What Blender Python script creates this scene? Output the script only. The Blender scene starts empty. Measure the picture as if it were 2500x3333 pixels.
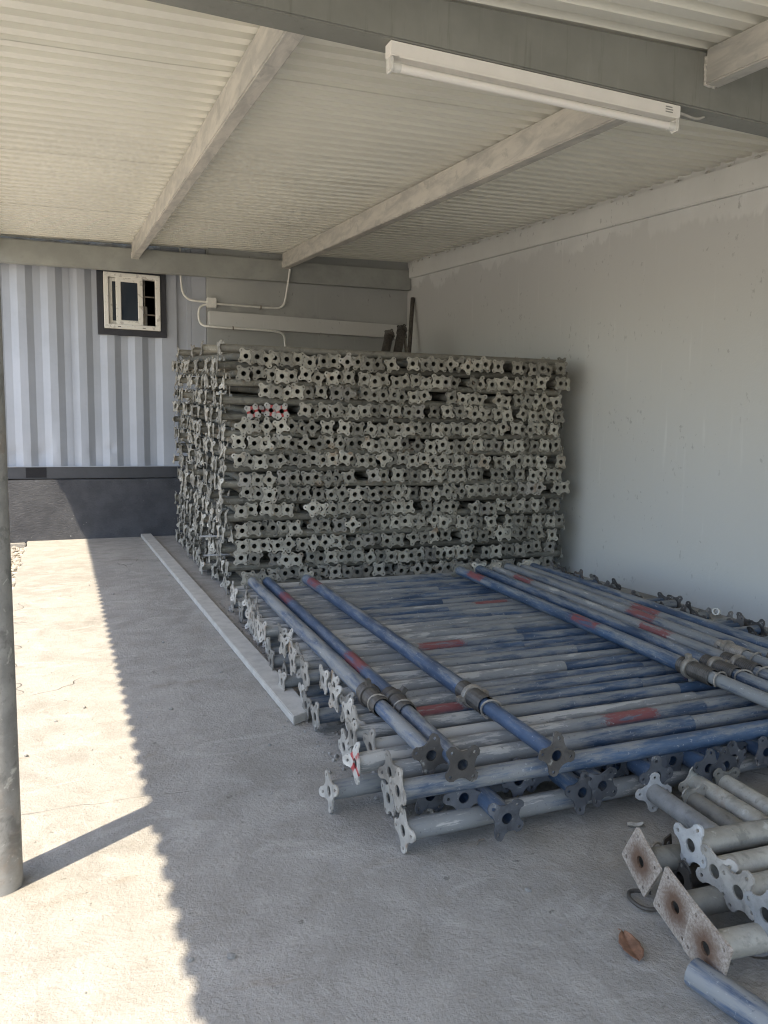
import bpy, bmesh, math, random
import numpy as np
from mathutils import Vector, Matrix, Quaternion, noise as mnoise
from mathutils.geometry import delaunay_2d_cdt

random.seed(7)
rng = np.random.default_rng(7)
scene = bpy.context.scene
COL = scene.collection
PI = math.pi

# ------------------------------------------------------------------ camera, sky, sun, exposure
cam_d = bpy.data.cameras.new('camera')
cam = bpy.data.objects.new('camera', cam_d)
COL.objects.link(cam)
yaw, pitch, roll = math.radians(22.865), math.radians(5.8), math.radians(0.633)
fwd = Vector((math.sin(yaw) * math.cos(pitch), math.cos(yaw) * math.cos(pitch), -math.sin(pitch)))
rt = Vector((math.cos(yaw), -math.sin(yaw), 0))
up = rt.cross(fwd)
r2 = rt * math.cos(roll) + up * math.sin(roll)
u2 = up * math.cos(roll) - rt * math.sin(roll)
mw = Matrix((r2, u2, -fwd)).transposed().to_4x4()
mw.translation = Vector((0, 0, 1.1))
cam.matrix_world = mw
cam_d.sensor_fit = 'VERTICAL'
cam_d.sensor_height = 36.0
cam_d.lens = 36.0 * 2483.0 / 3333.0
cam_d.clip_end = 3000
cam_d.clip_start = 0.02
scene.camera = cam

SUN_DIR = Vector((0.42, 0.258, -1.0)).normalized()
elev = math.asin(-SUN_DIR.z)
world = bpy.data.worlds.new('World')
scene.world = world
world.use_nodes = True
wn = world.node_tree
bg = wn.nodes['Background']
sky = wn.nodes.new('ShaderNodeTexSky')
sky.sky_type = 'NISHITA'
sky.sun_disc = False
sky.sun_elevation = elev
sky.sun_rotation = math.atan2(-SUN_DIR.x, -SUN_DIR.y) % (2 * PI)
sky.air_density = 1.0
sky.dust_density = 1.5
wn.links.new(sky.outputs[0], bg.inputs[0])
bg.inputs[1].default_value = 0.15

sun_d = bpy.data.lights.new('sun', 'SUN')
sun_d.energy = 3.15
sun_d.angle = math.radians(0.53)
sun_d.color = (1.0, 0.875, 0.69)
sun = bpy.data.objects.new('sun', sun_d)
COL.objects.link(sun)
sun.rotation_mode = 'QUATERNION'
sun.rotation_quaternion = SUN_DIR.to_track_quat('-Z', 'Y')
sun.location = (-6, -4, 12)

scene.view_settings.view_transform = 'Standard'
scene.view_settings.look = 'None'
scene.view_settings.gamma = 1.0
scene.view_settings.use_curve_mapping = False
scene.view_settings.exposure = 1.76
scene.cycles.filter_width = 1.15
scene.cycles.max_bounces = 7
scene.cycles.diffuse_bounces = 5
scene.cycles.use_denoising = True

# ------------------------------------------------------------------ material helpers
class NT:
    def __init__(self, name):
        self.m = bpy.data.materials.new(name)
        self.m.use_nodes = True
        self.t = self.m.node_tree
        self.b = self.t.nodes['Principled BSDF']
        self.out = self.t.nodes['Material Output']
    def n(self, typ, **kw):
        nd = self.t.nodes.new(typ)
        for k, v in kw.items():
            setattr(nd, k, v)
        return nd
    def l(self, a, b):
        self.t.links.new(a, b)
    def val(self, sock, v):
        if isinstance(v, bpy.types.NodeSocket):
            self.l(v, sock)
        else:
            sock.default_value = v
    def math(self, op, a, b=0.0, c=None, clamp=False):
        nd = self.n('ShaderNodeMath', operation=op, use_clamp=clamp)
        self.val(nd.inputs[0], a); self.val(nd.inputs[1], b)
        if c is not None:
            self.val(nd.inputs[2], c)
        return nd.outputs[0]
    def mix(self, fac, a, b, blend='MIX'):
        nd = self.n('ShaderNodeMix', data_type='RGBA', blend_type=blend)
        self.val(nd.inputs[0], fac)
        for s, v in ((nd.inputs[6], a), (nd.inputs[7], b)):
            if isinstance(v, bpy.types.NodeSocket):
                self.l(v, s)
            else:
                s.default_value = (v[0], v[1], v[2], 1)
        return nd.outputs[2]
    def ramp(self, fac, lo, hi, a=0.0, b=1.0):
        nd = self.n('ShaderNodeMapRange', interpolation_type='SMOOTHSTEP')
        self.val(nd.inputs[0], fac)
        nd.inputs[1].default_value = lo; nd.inputs[2].default_value = hi
        nd.inputs[3].default_value = a; nd.inputs[4].default_value = b
        return nd.outputs[0]
    def noise(self, vec, scale, detail=4, rough=0.6, dist=0.0):
        nd = self.n('ShaderNodeTexNoise')
        nd.inputs['Scale'].default_value = scale
        nd.inputs['Detail'].default_value = detail
        nd.inputs['Roughness'].default_value = rough
        nd.inputs['Distortion'].default_value = dist
        if vec is not None:
            self.l(vec, nd.inputs['Vector'])
        return nd.outputs[0]
    def coords(self, scale=(1, 1, 1), rnd=True, kind='Object'):
        tc = self.n('ShaderNodeTexCoord')
        mp = self.n('ShaderNodeMapping')
        self.l(tc.outputs[kind], mp.inputs[0])
        mp.inputs['Scale'].default_value = scale
        if rnd:
            oi = self.n('ShaderNodeObjectInfo')
            cm = self.n('ShaderNodeCombineXYZ')
            v = self.math('MULTIPLY', oi.outputs['Random'], 57.0)
            self.l(v, cm.inputs[0]); self.l(v, cm.inputs[1]); self.l(v, cm.inputs[2])
            self.l(cm.outputs[0], mp.inputs['Location'])
        return mp.outputs[0]
    def world(self, scale=(1, 1, 1)):
        g = self.n('ShaderNodeNewGeometry')
        mp = self.n('ShaderNodeMapping')
        self.l(g.outputs['Position'], mp.inputs[0])
        mp.inputs['Scale'].default_value = scale
        return mp.outputs[0]
    def sep(self, v):
        s = self.n('ShaderNodeSeparateXYZ')
        self.l(v, s.inputs[0])
        return s.outputs
    def bump(self, h, strength=0.3, dist=0.01):
        b = self.n('ShaderNodeBump')
        b.inputs['Strength'].default_value = strength
        b.inputs['Distance'].default_value = dist
        self.l(h, b.inputs['Height'])
        self.l(b.outputs[0], self.b.inputs['Normal'])
    def done(self, col=None, rough=0.6, metal=0.0, spec=None):
        if col is not None:
            if isinstance(col, bpy.types.NodeSocket):
                self.l(col, self.b.inputs['Base Color'])
            else:
                self.b.inputs['Base Color'].default_value = (*col, 1)
        self.val(self.b.inputs['Roughness'], rough)
        self.val(self.b.inputs['Metallic'], metal)
        if spec is not None:
            self.b.inputs['Specular IOR Level'].default_value = spec
        return self.m

def mul(c, k):
    return tuple(x * k for x in c)

M = {}

def mat_plain(name, col, rough=0.6, metal=0.0, var=0.12, scale=9, bump=0.15, world=False, spec=None):
    t = NT(name)
    v = t.world() if world else t.coords()
    n1 = t.noise(v, scale, 5)
    n2 = t.noise(v, scale * 6, 3)
    c = t.mix(t.ramp(n1, 0.3, 0.7), mul(col, 1 - var), mul(col, 1 + var))
    c = t.mix(t.ramp(n2, 0.55, 0.75, 0, 0.35), c, mul(col, 1 - 2 * var))
    if bump:
        t.bump(n2, bump, 0.004)
    M[name] = t.done(c, rough, metal, spec)

# concrete floor: dusty, worn, with scuffs, stains and a few cracks
t = NT('concrete_floor')
w = t.world()
big = t.noise(w, 0.9, 6, 0.62, 0.6)
mid = t.noise(w, 6.0, 6, 0.65, 0.4)
fine = t.noise(w, 60.0, 5, 0.7)
vfine = t.noise(w, 130.0, 3, 0.7)
c = t.mix(t.ramp(big, 0.32, 0.68), (0.258, 0.245, 0.221), (0.312, 0.297, 0.270))
c = t.mix(t.ramp(mid, 0.44, 0.62, 0, 0.6), c, (0.352, 0.336, 0.306))
c = t.mix(t.ramp(mid, 0.30, 0.46, 0.5, 0), c, (0.215, 0.20, 0.172))
ws = t.world((1.0, 3.2, 1.0))
st = t.noise(ws, 2.6, 6, 0.65, 1.0)
c = t.mix(t.ramp(st, 0.58, 0.74, 0, 0.55), c, (0.225, 0.19, 0.15))
scr = t.noise(t.world((9, 1.3, 1)), 4.0, 5, 0.7, 2.0)
c = t.mix(t.ramp(scr, 0.63, 0.70, 0, 0.5), c, (0.44, 0.425, 0.39))
scr2 = t.noise(t.world((2.0, 9.0, 1)), 3.1, 5, 0.7, 2.6)
c = t.mix(t.ramp(scr2, 0.64, 0.70, 0, 0.4), c, (0.19, 0.178, 0.155))
grain = t.noise(w, 34.0, 5, 0.72, 0.5)
c = t.mix(t.ramp(grain, 0.54, 0.70, 0, 0.36), c, (0.19, 0.181, 0.163))
c = t.mix(t.ramp(grain, 0.32, 0.45, 0.32, 0), c, (0.385, 0.368, 0.334))
c = t.mix(t.ramp(vfine, 0.58, 0.74, 0, 0.35), c, (0.18, 0.172, 0.156))
pit = t.noise(w, 24.0, 4, 0.6)
c = t.mix(t.ramp(pit, 0.66, 0.71, 0, 0.7), c, (0.12, 0.113, 0.10))
oil = t.noise(w, 1.7, 3, 0.5, 0.4)
c = t.mix(t.ramp(oil, 0.62, 0.74, 0, 0.45), c, (0.145, 0.135, 0.118))
dst = t.noise(t.world((1.0, 1.6, 1.0)), 3.4, 5, 0.6, 1.6)
c = t.mix(t.ramp(dst, 0.56, 0.66, 0, 0.5), c, (0.39, 0.375, 0.345))
cr = t.n('ShaderNodeTexVoronoi', feature='DISTANCE_TO_EDGE')
cr.inputs['Scale'].default_value = 0.45
wd = t.n('ShaderNodeVectorMath', operation='ADD')
nz = t.n('ShaderNodeTexNoise'); nz.inputs['Scale'].default_value = 3.0; t.l(w, nz.inputs['Vector'])
t.l(w, wd.inputs[0]); t.l(nz.outputs['Color'], wd.inputs[1]); t.l(wd.outputs[0], cr.inputs['Vector'])
crk = t.ramp(cr.outputs['Distance'], 0.0, 0.004, 1, 0)
xyz_ = t.sep(w)
jl = t.math('SUBTRACT', xyz_[1], t.math('MULTIPLY_ADD', xyz_[0], -0.06, 2.33))
jl = t.math('ADD', jl, t.math('MULTIPLY_ADD', t.noise(w, 7, 4), 0.05, -0.025))
jnt = t.ramp(t.math('ABSOLUTE', jl), 0.001, 0.005, 1, 0)
crk = t.math('MULTIPLY', crk, t.ramp(big, 0.45, 0.55))
crk = t.math('MAXIMUM', crk, t.math('MULTIPLY', jnt, t.ramp(big, 0.42, 0.6, 0.1, 0.7)))
c = t.mix(t.math('MULTIPLY', crk, 0.5), c, (0.15, 0.14, 0.13))
h = t.math('ADD', t.math('MULTIPLY', fine, 0.7), t.math('MULTIPLY', mid, 0.9))
h = t.math('SUBTRACT', h, t.math('MULTIPLY', crk, 0.8))
h = t.math('ADD', h, t.math('MULTIPLY', vfine, 0.35))
h = t.math('ADD', h, t.math('MULTIPLY', grain, -0.30))
t.bump(h, 1.0, 0.008)
M['concrete_floor'] = t.done(c, 0.9, 0, 0.2)

# painted masonry wall with an older, darker coat below the ledge
def wall_mat(name, base, edge=True):
    t = NT(name)
    w = t.world()
    n1 = t.noise(w, 1.3, 6, 0.6, 0.3)
    n2 = t.noise(w, 14, 5, 0.65)
    n3 = t.noise(w, 75, 3, 0.7)
    c = t.mix(t.ramp(n1, 0.3, 0.7), mul(base, 0.93), mul(base, 1.05))
    xyz = t.sep(w)
    if edge:
        zl = t.math('SUBTRACT', xyz[2], t.math('MULTIPLY', xyz[1], 0.0738))
        wob = t.noise(t.world((1, 0.8, 0.7)), 2.4, 4, 0.55, 0.8)
        comb = t.noise(t.world((5, 5, 0.6)), 3.0, 3, 0.6)
        lim = t.math('ADD', t.math('MULTIPLY', wob, 0.55), t.math('MULTIPLY', comb, 0.16))
        s = t.math('ADD', zl, lim)
        f = t.ramp(s, 2.56, 2.61, 1, 0)
        c = t.mix(t.math('MULTIPLY', f, 0.85), c, mul(base, 0.84))
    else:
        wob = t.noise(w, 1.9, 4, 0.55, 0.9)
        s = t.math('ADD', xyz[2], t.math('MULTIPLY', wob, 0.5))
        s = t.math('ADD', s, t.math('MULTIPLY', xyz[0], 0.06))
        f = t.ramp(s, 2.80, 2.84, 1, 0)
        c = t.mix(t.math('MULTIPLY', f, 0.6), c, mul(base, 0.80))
    # chips and scuffs
    ch = t.math('MULTIPLY', t.ramp(t.noise(t.world((1, 1, 0.6)), 30, 4, 0.6), 0.63, 0.67), t.ramp(t.noise(w, 3.1, 3), 0.48, 0.58))
    c = t.mix(t.math('MULTIPLY', ch, 0.7), c, mul(base, 0.55))
    dr = t.noise(t.world((14, 14, 0.7)), 2.0, 3, 0.6)
    c = t.mix(t.ramp(dr, 0.60, 0.8, 0, 0.28), c, mul(base, 1.2))
    t.bump(t.math('ADD', t.math('MULTIPLY', n2, 0.6), t.math('MULTIPLY', n3, 0.5)), 0.35, 0.006)
    M[name] = t.done(c, 0.75, 0, 0.25)
wall_mat('wall_paint', (0.60, 0.605, 0.585))
wall_mat('ledge_paint', (0.62, 0.625, 0.60), edge=False)
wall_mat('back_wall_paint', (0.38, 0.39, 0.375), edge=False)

# galvanised steel, dulled and dusty
def galv(name, base, stuff=False, red=False, rust=0.25):
    t = NT(name)
    v = t.coords((1, 1, 1), rnd=not stuff)
    if stuff:
        at = t.n('ShaderNodeAttribute', attribute_name='rnd')
        rnd = at.outputs['Fac']
    else:
        rnd = t.n('ShaderNodeObjectInfo').outputs['Random']
    k = t.math('MULTIPLY_ADD', rnd, 0.78, 0.58)
    n1 = t.noise(v, 22, 5, 0.65)
    n2 = t.noise(v, 90, 4, 0.7)
    c = t.mix(t.ramp(n1, 0.3, 0.7), mul(base, 0.82), mul(base, 1.15))
    c = t.mix(t.ramp(n2, 0.56, 0.72, 0, 0.6), c, mul(base, 0.62))
    c = t.mix(t.ramp(t.noise(v, 34, 3, 0.6, 0.5), 0.62, 0.74, 0, 0.6), c, (0.55, 0.54, 0.49))
    rs = t.math('MULTIPLY', t.ramp(t.noise(v, 9, 4, 0.6), 0.56, 0.7), t.ramp(rnd, 0.55, 0.95, 0, rust * 3))
    c = t.mix(t.math('MINIMUM', rs, 0.75), c, (0.20, 0.125, 0.07))
    dirt = t.noise(v, 13, 4, 0.65, 0.6)
    c = t.mix(t.ramp(dirt, 0.54, 0.66, 0, 0.6), c, mul(base, 0.45))
    mm = t.n('ShaderNodeVectorMath', operation='SCALE')
    t.l(c, mm.inputs[0]); t.l(k, mm.inputs['Scale'])
    c = mm.outputs[0]
    if red:
        tc = t.n('ShaderNodeTexCoord')
        s = t.sep(tc.outputs['Object'])
        wob = t.math('MULTIPLY_ADD', t.noise(v, 40, 3), 0.022, -0.011)
        a = t.ramp(t.math('ABSOLUTE', t.math('ADD', t.math('ADD', s[1], s[2]), wob)), 0.009, 0.014, 1, 0)
        b = t.ramp(t.math('ABSOLUTE', t.math('ADD', t.math('SUBTRACT', s[1], s[2]), wob)), 0.009, 0.014, 1, 0)
        f = t.math('MAXIMUM', a, b)
        f = t.math('MULTIPLY', f, t.ramp(n1, 0.36, 0.52, 0.25, 0.95))
        c = t.mix(t.ramp(n1, 0.35, 0.6, 0.2, 0.75), c, (0.50, 0.49, 0.46))
        c = t.mix(f, c, (0.36, 0.035, 0.04))
    t.bump(n2, 0.25, 0.002)
    M[name] = t.done(c, t.ramp(n1, 0.3, 0.7, 0.5, 0.72), 0.25, 0.4)
galv('galvanised', (0.325, 0.312, 0.270))
galv('galvanised_pile', (0.325, 0.312, 0.270), stuff=True)
galv('galvanised_red', (0.33, 0.325, 0.30), red=True)
galv('galvanised_bright', (0.36, 0.365, 0.36), rust=0.05)
galv('cement_plate', (0.315, 0.30, 0.27), rust=0.35)
galv('blue_plate', (0.088, 0.094, 0.105), rust=0.3)
galv('pile_tube', (0.19, 0.183, 0.155), stuff=True)
galv('stack_tube', (0.19, 0.183, 0.155))
galv('dark_plate', (0.115, 0.108, 0.10), rust=0.35)
galv('column_steel', (0.22, 0.215, 0.20), rust=0.1)

# rusty square plates: zinc skin with a burnt ring round the hole
t = NT('burnt_plate')
tc = t.n('ShaderNodeTexCoord'); s = t.sep(tc.outputs['Object'])
v = t.coords()
r = t.math('SQRT', t.math('ADD', t.math('MULTIPLY', s[1], s[1]), t.math('MULTIPLY', s[2], s[2])))
n1 = t.noise(v, 30, 5, 0.7); n2 = t.noise(v, 160, 3, 0.7)
c = t.mix(t.ramp(n2, 0.3, 0.7), (0.215, 0.175, 0.14), (0.39, 0.35, 0.305))
f = t.ramp(t.math('ADD', r, t.math('MULTIPLY_ADD', n1, 0.04, -0.02)), 0.016, 0.062, 0.95, 0.0)
c = t.mix(f, c, (0.115, 0.068, 0.044))
c = t.mix(t.ramp(n1, 0.58, 0.72, 0, 0.55), c, (0.20, 0.17, 0.145))
t.bump(n2, 0.3, 0.002)
M['burnt_plate'] = t.done(c, 0.75, 0.1, 0.3)

# worn blue prop paint: streaks along the tube, cement dust, optional red marks from the object's own properties
def blue(name, base=(0.040, 0.071, 0.124)):
    t = NT(name)
    v = t.coords((1, 1, 1))
    vs = t.coords((3.2, 26, 26))
    vl = t.coords((1.2, 5, 5))
    n1 = t.noise(vs, 2.2, 6, 0.7)
    n2 = t.noise(vl, 3.0, 5, 0.65)
    n3 = t.noise(v, 70, 4, 0.7)
    rnd = t.n('ShaderNodeObjectInfo').outputs['Random']
    tc = t.n('ShaderNodeTexCoord'); xyz = t.sep(tc.outputs['Object'])
    c = t.mix(t.ramp(n2, 0.3, 0.7), mul(base, 0.75), mul(base, 1.35))
    dust = t.n('ShaderNodeAttribute', attribute_type='OBJECT', attribute_name='dust').outputs['Fac']
    g = t.n('ShaderNodeNewGeometry'); nz = t.sep(g.outputs['Normal'])[2]
    dn = t.math('ADD', t.math('MULTIPLY', n1, 0.62), t.math('MULTIPLY', n2, 0.5))
    dn = t.math('ADD', dn, t.math('MULTIPLY', nz, 0.06))
    dn = t.math('ADD', dn, dust)
    ed = t.n('ShaderNodeAttribute', attribute_type='OBJECT', attribute_name='end_dust').outputs['Fac']
    dn = t.math('ADD', dn, t.math('MULTIPLY', ed, t.ramp(xyz[0], 0.0, 1.1, 1, 0)))
    dn = t.math('ADD', dn, t.math('MULTIPLY_ADD', rnd, 0.16, -0.08))
    c = t.mix(t.ramp(dn, 0.47, 0.67, 0.0, 0.85), c, (0.225, 0.226, 0.213))
    c = t.mix(t.ramp(dn, 0.74, 0.79, 0.0, 0.75), c, (0.40, 0.39, 0.36))
    c = t.mix(t.ramp(n3, 0.63, 0.68, 0, 0.4), c, (0.42, 0.43, 0.43))
    c = t.mix(t.ramp(n3, 0.30, 0.37, 0.6, 0), c, (0.05, 0.05, 0.05))
    fl_ = t.noise(t.coords((7, 22, 22)), 3.0, 4, 0.7, 1.5)
    c = t.mix(t.ramp(fl_, 0.66, 0.70, 0, 0.6), c, (0.42, 0.43, 0.42))
    for a in ('red_a', 'red_b'):
        pos = t.n('ShaderNodeAttribute', attribute_type='OBJECT', attribute_name=a).outputs['Fac']
        d = t.math('ABSOLUTE', t.math('SUBTRACT', xyz[0], pos))
        d = t.math('ADD', d, t.math('MULTIPLY_ADD', n1, 0.16, -0.08))
        d = t.math('ADD', d, t.math('MULTIPLY_ADD', n3, 0.10, -0.05))
        f = t.ramp(d, 0.095, 0.112, 1, 0)
        f = t.math('MULTIPLY', f, t.ramp(n1, 0.41, 0.49, 0.1, 1.0))
        f = t.math('MULTIPLY', f, t.ramp(t.math('ADD', nz, t.math('MULTIPLY', n2, 0.9)), 0.3, 0.75))
        c = t.mix(t.math('MULTIPLY', f, 0.78), c, (0.19, 0.030, 0.030))
    t.bump(t.math('ADD', n3, t.math('MULTIPLY', n1, 0.6)), 0.25, 0.002)
    M[name] = t.done(c, t.ramp(dn, 0.5, 0.85, 0.42, 0.75), 0.0, 0.4)
blue('blue_paint')
blue('blue_paint_soft', (0.048, 0.078, 0.135))

mat_plain('dark_steel', (0.075, 0.068, 0.06), 0.55, 0.3, 0.3, 30)
mat_plain('collar_steel', (0.26, 0.235, 0.20), 0.55, 0.4, 0.3, 30)
t = NT('beam_paint')
w = t.world()
n1 = t.noise(w, 3, 5); n2 = t.noise(t.world((16, 16, 1.1)), 2.2, 5, 0.65)
c = t.mix(t.ramp(n1, 0.3, 0.7), (0.20, 0.205, 0.185), (0.25, 0.255, 0.23))
c = t.mix(t.ramp(n2, 0.56, 0.72, 0, 0.5), c, (0.14, 0.14, 0.122))
c = t.mix(t.ramp(n2, 0.30, 0.42, 0.3, 0), c, (0.30, 0.30, 0.275))
M['beam_paint'] = t.done(c, 0.5, 0, 0.4)
mat_plain('back_beam_paint', (0.30, 0.31, 0.29), 0.5, 0.0, 0.12, 3, 0.1, world=True)
t = NT('rafter_steel')
n1 = t.noise(t.world((3, 0.8, 3)), 5, 6, 0.65, 0.5); n2 = t.noise(t.world((1, 1, 1)), 9, 5, 0.6, 0.6)
c = t.mix(t.ramp(n1, 0.35, 0.65), (0.42, 0.41, 0.38), (0.58, 0.555, 0.50))
c = t.mix(t.ramp(n2, 0.58, 0.66, 0, 0.5), c, (0.33, 0.33, 0.31))
M['rafter_steel'] = t.done(c, 0.5, 0.1, 0.4)
mat_plain('weld', (0.62, 0.60, 0.55), 0.45, 0.4, 0.3, 60, 0.5)
mat_plain('roof_sheet', (0.79, 0.78, 0.70), 0.5, 0.0, 0.035, 1.2, 0.05, world=True)
mat_plain('white_enamel', (0.80, 0.78, 0.73), 0.4, 0.0, 0.03, 8, 0.0)
mat_plain('lamp_tube', (0.82, 0.80, 0.75), 0.3, 0.0, 0.02, 8, 0.0)
mat_plain('white_plastic', (0.66, 0.66, 0.62), 0.5, 0.0, 0.06, 20, 0.0)
mat_plain('container_paint', (0.36, 0.385, 0.43), 0.5, 0.0, 0.06, 2.2, 0.12, world=True)
mat_plain('dark_rail_paint', (0.045, 0.047, 0.055), 0.45, 0.0, 0.15, 4, 0.1, world=True)
mat_plain('window_surround_paint', (0.022, 0.024, 0.032), 0.45, 0.0, 0.15, 5, 0.1)
mat_plain('interior_dark', (0.015, 0.015, 0.018), 0.9, 0.0, 0.1, 5, 0.0)
mat_plain('timber', (0.40, 0.385, 0.35), 0.8, 0.0, 0.12, 14, 0.3)
mat_plain('gravel_stone', (0.30, 0.275, 0.24), 0.9, 0.0, 0.3, 11, 0.2, world=True)
mat_plain('yard_ground', (0.50, 0.45, 0.37), 0.95, 0.0, 0.15, 0.6, 0.3, world=True)
mat_plain('mud_crumb', (0.23, 0.225, 0.21), 0.95, 0.0, 0.2, 30, 0.2, world=True)
mat_plain('mortar', (0.46, 0.45, 0.41), 0.9, 0.0, 0.15, 30, 0.4)
mat_plain('dead_leaf', (0.19, 0.10, 0.06), 0.75, 0.0, 0.3, 60, 0.3)
mat_plain('pale_leaf', (0.36, 0.345, 0.31), 0.85, 0.0, 0.25, 60, 0.3)
mat_plain('twig', (0.16, 0.135, 0.105), 0.9, 0.0, 0.25, 60, 0.3)

# weathered PVC window frame with peeling film
t = NT('window_pvc')
v = t.coords()
n1 = t.noise(v, 16, 5, 0.7); n2 = t.noise(v, 60, 4, 0.7)
s = t.sep(v)
c = t.mix(t.ramp(n1, 0.57, 0.63), (0.70, 0.69, 0.64), (0.48, 0.465, 0.43))
c = t.mix(t.ramp(n2, 0.62, 0.72, 0, 0.5), c, (0.36, 0.33, 0.29))
M['window_pvc'] = t.done(c, 0.55, 0, 0.4)

t = NT('window_glass')
t.b.inputs['Base Color'].default_value = (0.02, 0.03, 0.045, 1)
t.b.inputs['Roughness'].default_value = 0.06
t.b.inputs['Specular IOR Level'].default_value = 0.5
M['window_glass'] = t.m

# black render plinth, rough trowelled
t = NT('plinth_black')
w = t.world((1, 1, 1))
n1 = t.noise(t.world((1, 1, 2.6)), 26, 6, 0.7, 0.8); n2 = t.noise(w, 7, 4)
c = t.mix(t.ramp(n2, 0.3, 0.7), (0.050, 0.052, 0.060), (0.075, 0.077, 0.085))
c = t.mix(t.ramp(t.noise(w, 17, 3), 0.70, 0.76, 0, 0.6), c, (0.35, 0.35, 0.34))
c = t.mix(t.ramp(n1, 0.58, 0.72, 0, 0.4), c, (0.14, 0.14, 0.145))
t.bump(n1, 0.8, 0.015)
M['plinth_black'] = t.done(c, 0.7, 0, 0.4)

# ------------------------------------------------------------------ mesh helpers
def tag(o, label=None, cat=None, group=None, kind=None):
    if label: o['label'] = label
    if cat: o['category'] = cat
    if group: o['group'] = group
    if kind: o['kind'] = kind
    return o

def link(name, mesh, mat=None, parent=None, loc=(0, 0, 0)):
    o = bpy.data.objects.new(name, mesh)
    COL.objects.link(o)
    if mat is not None and mesh is not None and len(mesh.materials) == 0:
        mesh.materials.append(M[mat] if isinstance(mat, str) else mat)
    if parent is not None:
        o.parent = parent
    o.location = loc
    return o

def empty(name, loc=(0, 0, 0)):
    o = bpy.data.objects.new(name, None)
    o.empty_display_size = 0.05
    COL.objects.link(o)
    o.location = loc
    return o

def pyd(name, verts, faces, smooth=False):
    me = bpy.data.meshes.new(name)
    me.from_pydata([tuple(v) for v in verts], [], [tuple(f) for f in faces])
    me.update()
    if smooth:
        me.polygons.foreach_set('use_smooth', [True] * len(me.polygons))
    return me

def hexa(name, p, bevel=0.0):
    """8 corners: bottom 4 ccw, top 4 ccw"""
    me = pyd(name, p, [(3, 2, 1, 0), (4, 5, 6, 7), (0, 1, 5, 4), (1, 2, 6, 5), (2, 3, 7, 6), (3, 0, 4, 7)])
    if bevel:
        bm = bmesh.new(); bm.from_mesh(me)
        bmesh.ops.bevel(bm, geom=bm.edges[:], offset=bevel, segments=2, affect='EDGES', clamp_overlap=True)
        bm.to_mesh(me); bm.free()
    return me

def box(name, x0, x1, y0, y1, z0, z1, bevel=0.0):
    return hexa(name, [(x0, y0, z0), (x1, y0, z0), (x1, y1, z0), (x0, y1, z0),
                       (x0, y0, z1), (x1, y0, z1), (x1, y1, z1), (x0, y1, z1)], bevel)

def tube_mesh(name, length, r, seg=16, ro=None, wall=0.0, x0=0.0):
    """tube along +X from x0 to x0+length"""
    V, F = [], []
    rings = [(x0, r), (x0 + length, ro if ro else r)]
    if wall:
        rings = [(x0, r - wall), (x0, r), (x0 + length, r), (x0 + length, r - wall), (x0, r - wall)]
    for (x, rr) in rings:
        for i in range(seg):
            a = 2 * PI * i / seg
            V.append((x, rr * math.cos(a), rr * math.sin(a)))
    for k in range(len(rings) - 1):
        for i in range(seg):
            j = (i + 1) % seg
            F.append((k * seg + i, (k + 1) * seg + i, (k + 1) * seg + j, k * seg + j))
    me = pyd(name, V, F)
    me.polygons.foreach_set('use_smooth', [True] * len(me.polygons))
    if wall:
        try:
            me.set_sharp_from_angle(angle=math.radians(40))
        except Exception:
            pass
    return me

def polytube(name, pts, r, seg=10, cap=True):
    V, F = [], []
    pts = [Vector(p) for p in pts]
    n = len(pts)
    prev = None
    for i, p in enumerate(pts):
        d = (pts[min(i + 1, n - 1)] - pts[max(i - 1, 0)]).normalized()
        if prev is None:
            a = d.orthogonal().normalized()
        else:
            a = (prev - d * prev.dot(d)).normalized()
        prev = a
        b = d.cross(a)
        for k in range(seg):
            t_ = 2 * PI * k / seg
            V.append(p + (a * math.cos(t_) + b * math.sin(t_)) * r)
    for i in range(n - 1):
        for k in range(seg):
            j = (k + 1) % seg
            F.append((i * seg + k, i * seg + j, (i + 1) * seg + j, (i + 1) * seg + k))
    if cap:
        F.append(tuple(range(seg - 1, -1, -1)))
        F.append(tuple((n - 1) * seg + k for k in range(seg)))
    me = pyd(name, V, F)
    me.polygons.foreach_set('use_smooth', [True] * len(me.polygons))
    try:
        me.set_sharp_from_angle(angle=math.radians(50))
    except Exception:
        pass
    return me

def smooth_path(pts, it=2):
    pts = [Vector(p) for p in pts]
    for _ in range(it):
        q = [pts[0]]
        for a, b in zip(pts[:-1], pts[1:]):
            q += [a * 0.75 + b * 0.25, a * 0.25 + b * 0.75]
        q.append(pts[-1])
        pts = q
    return pts

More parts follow.
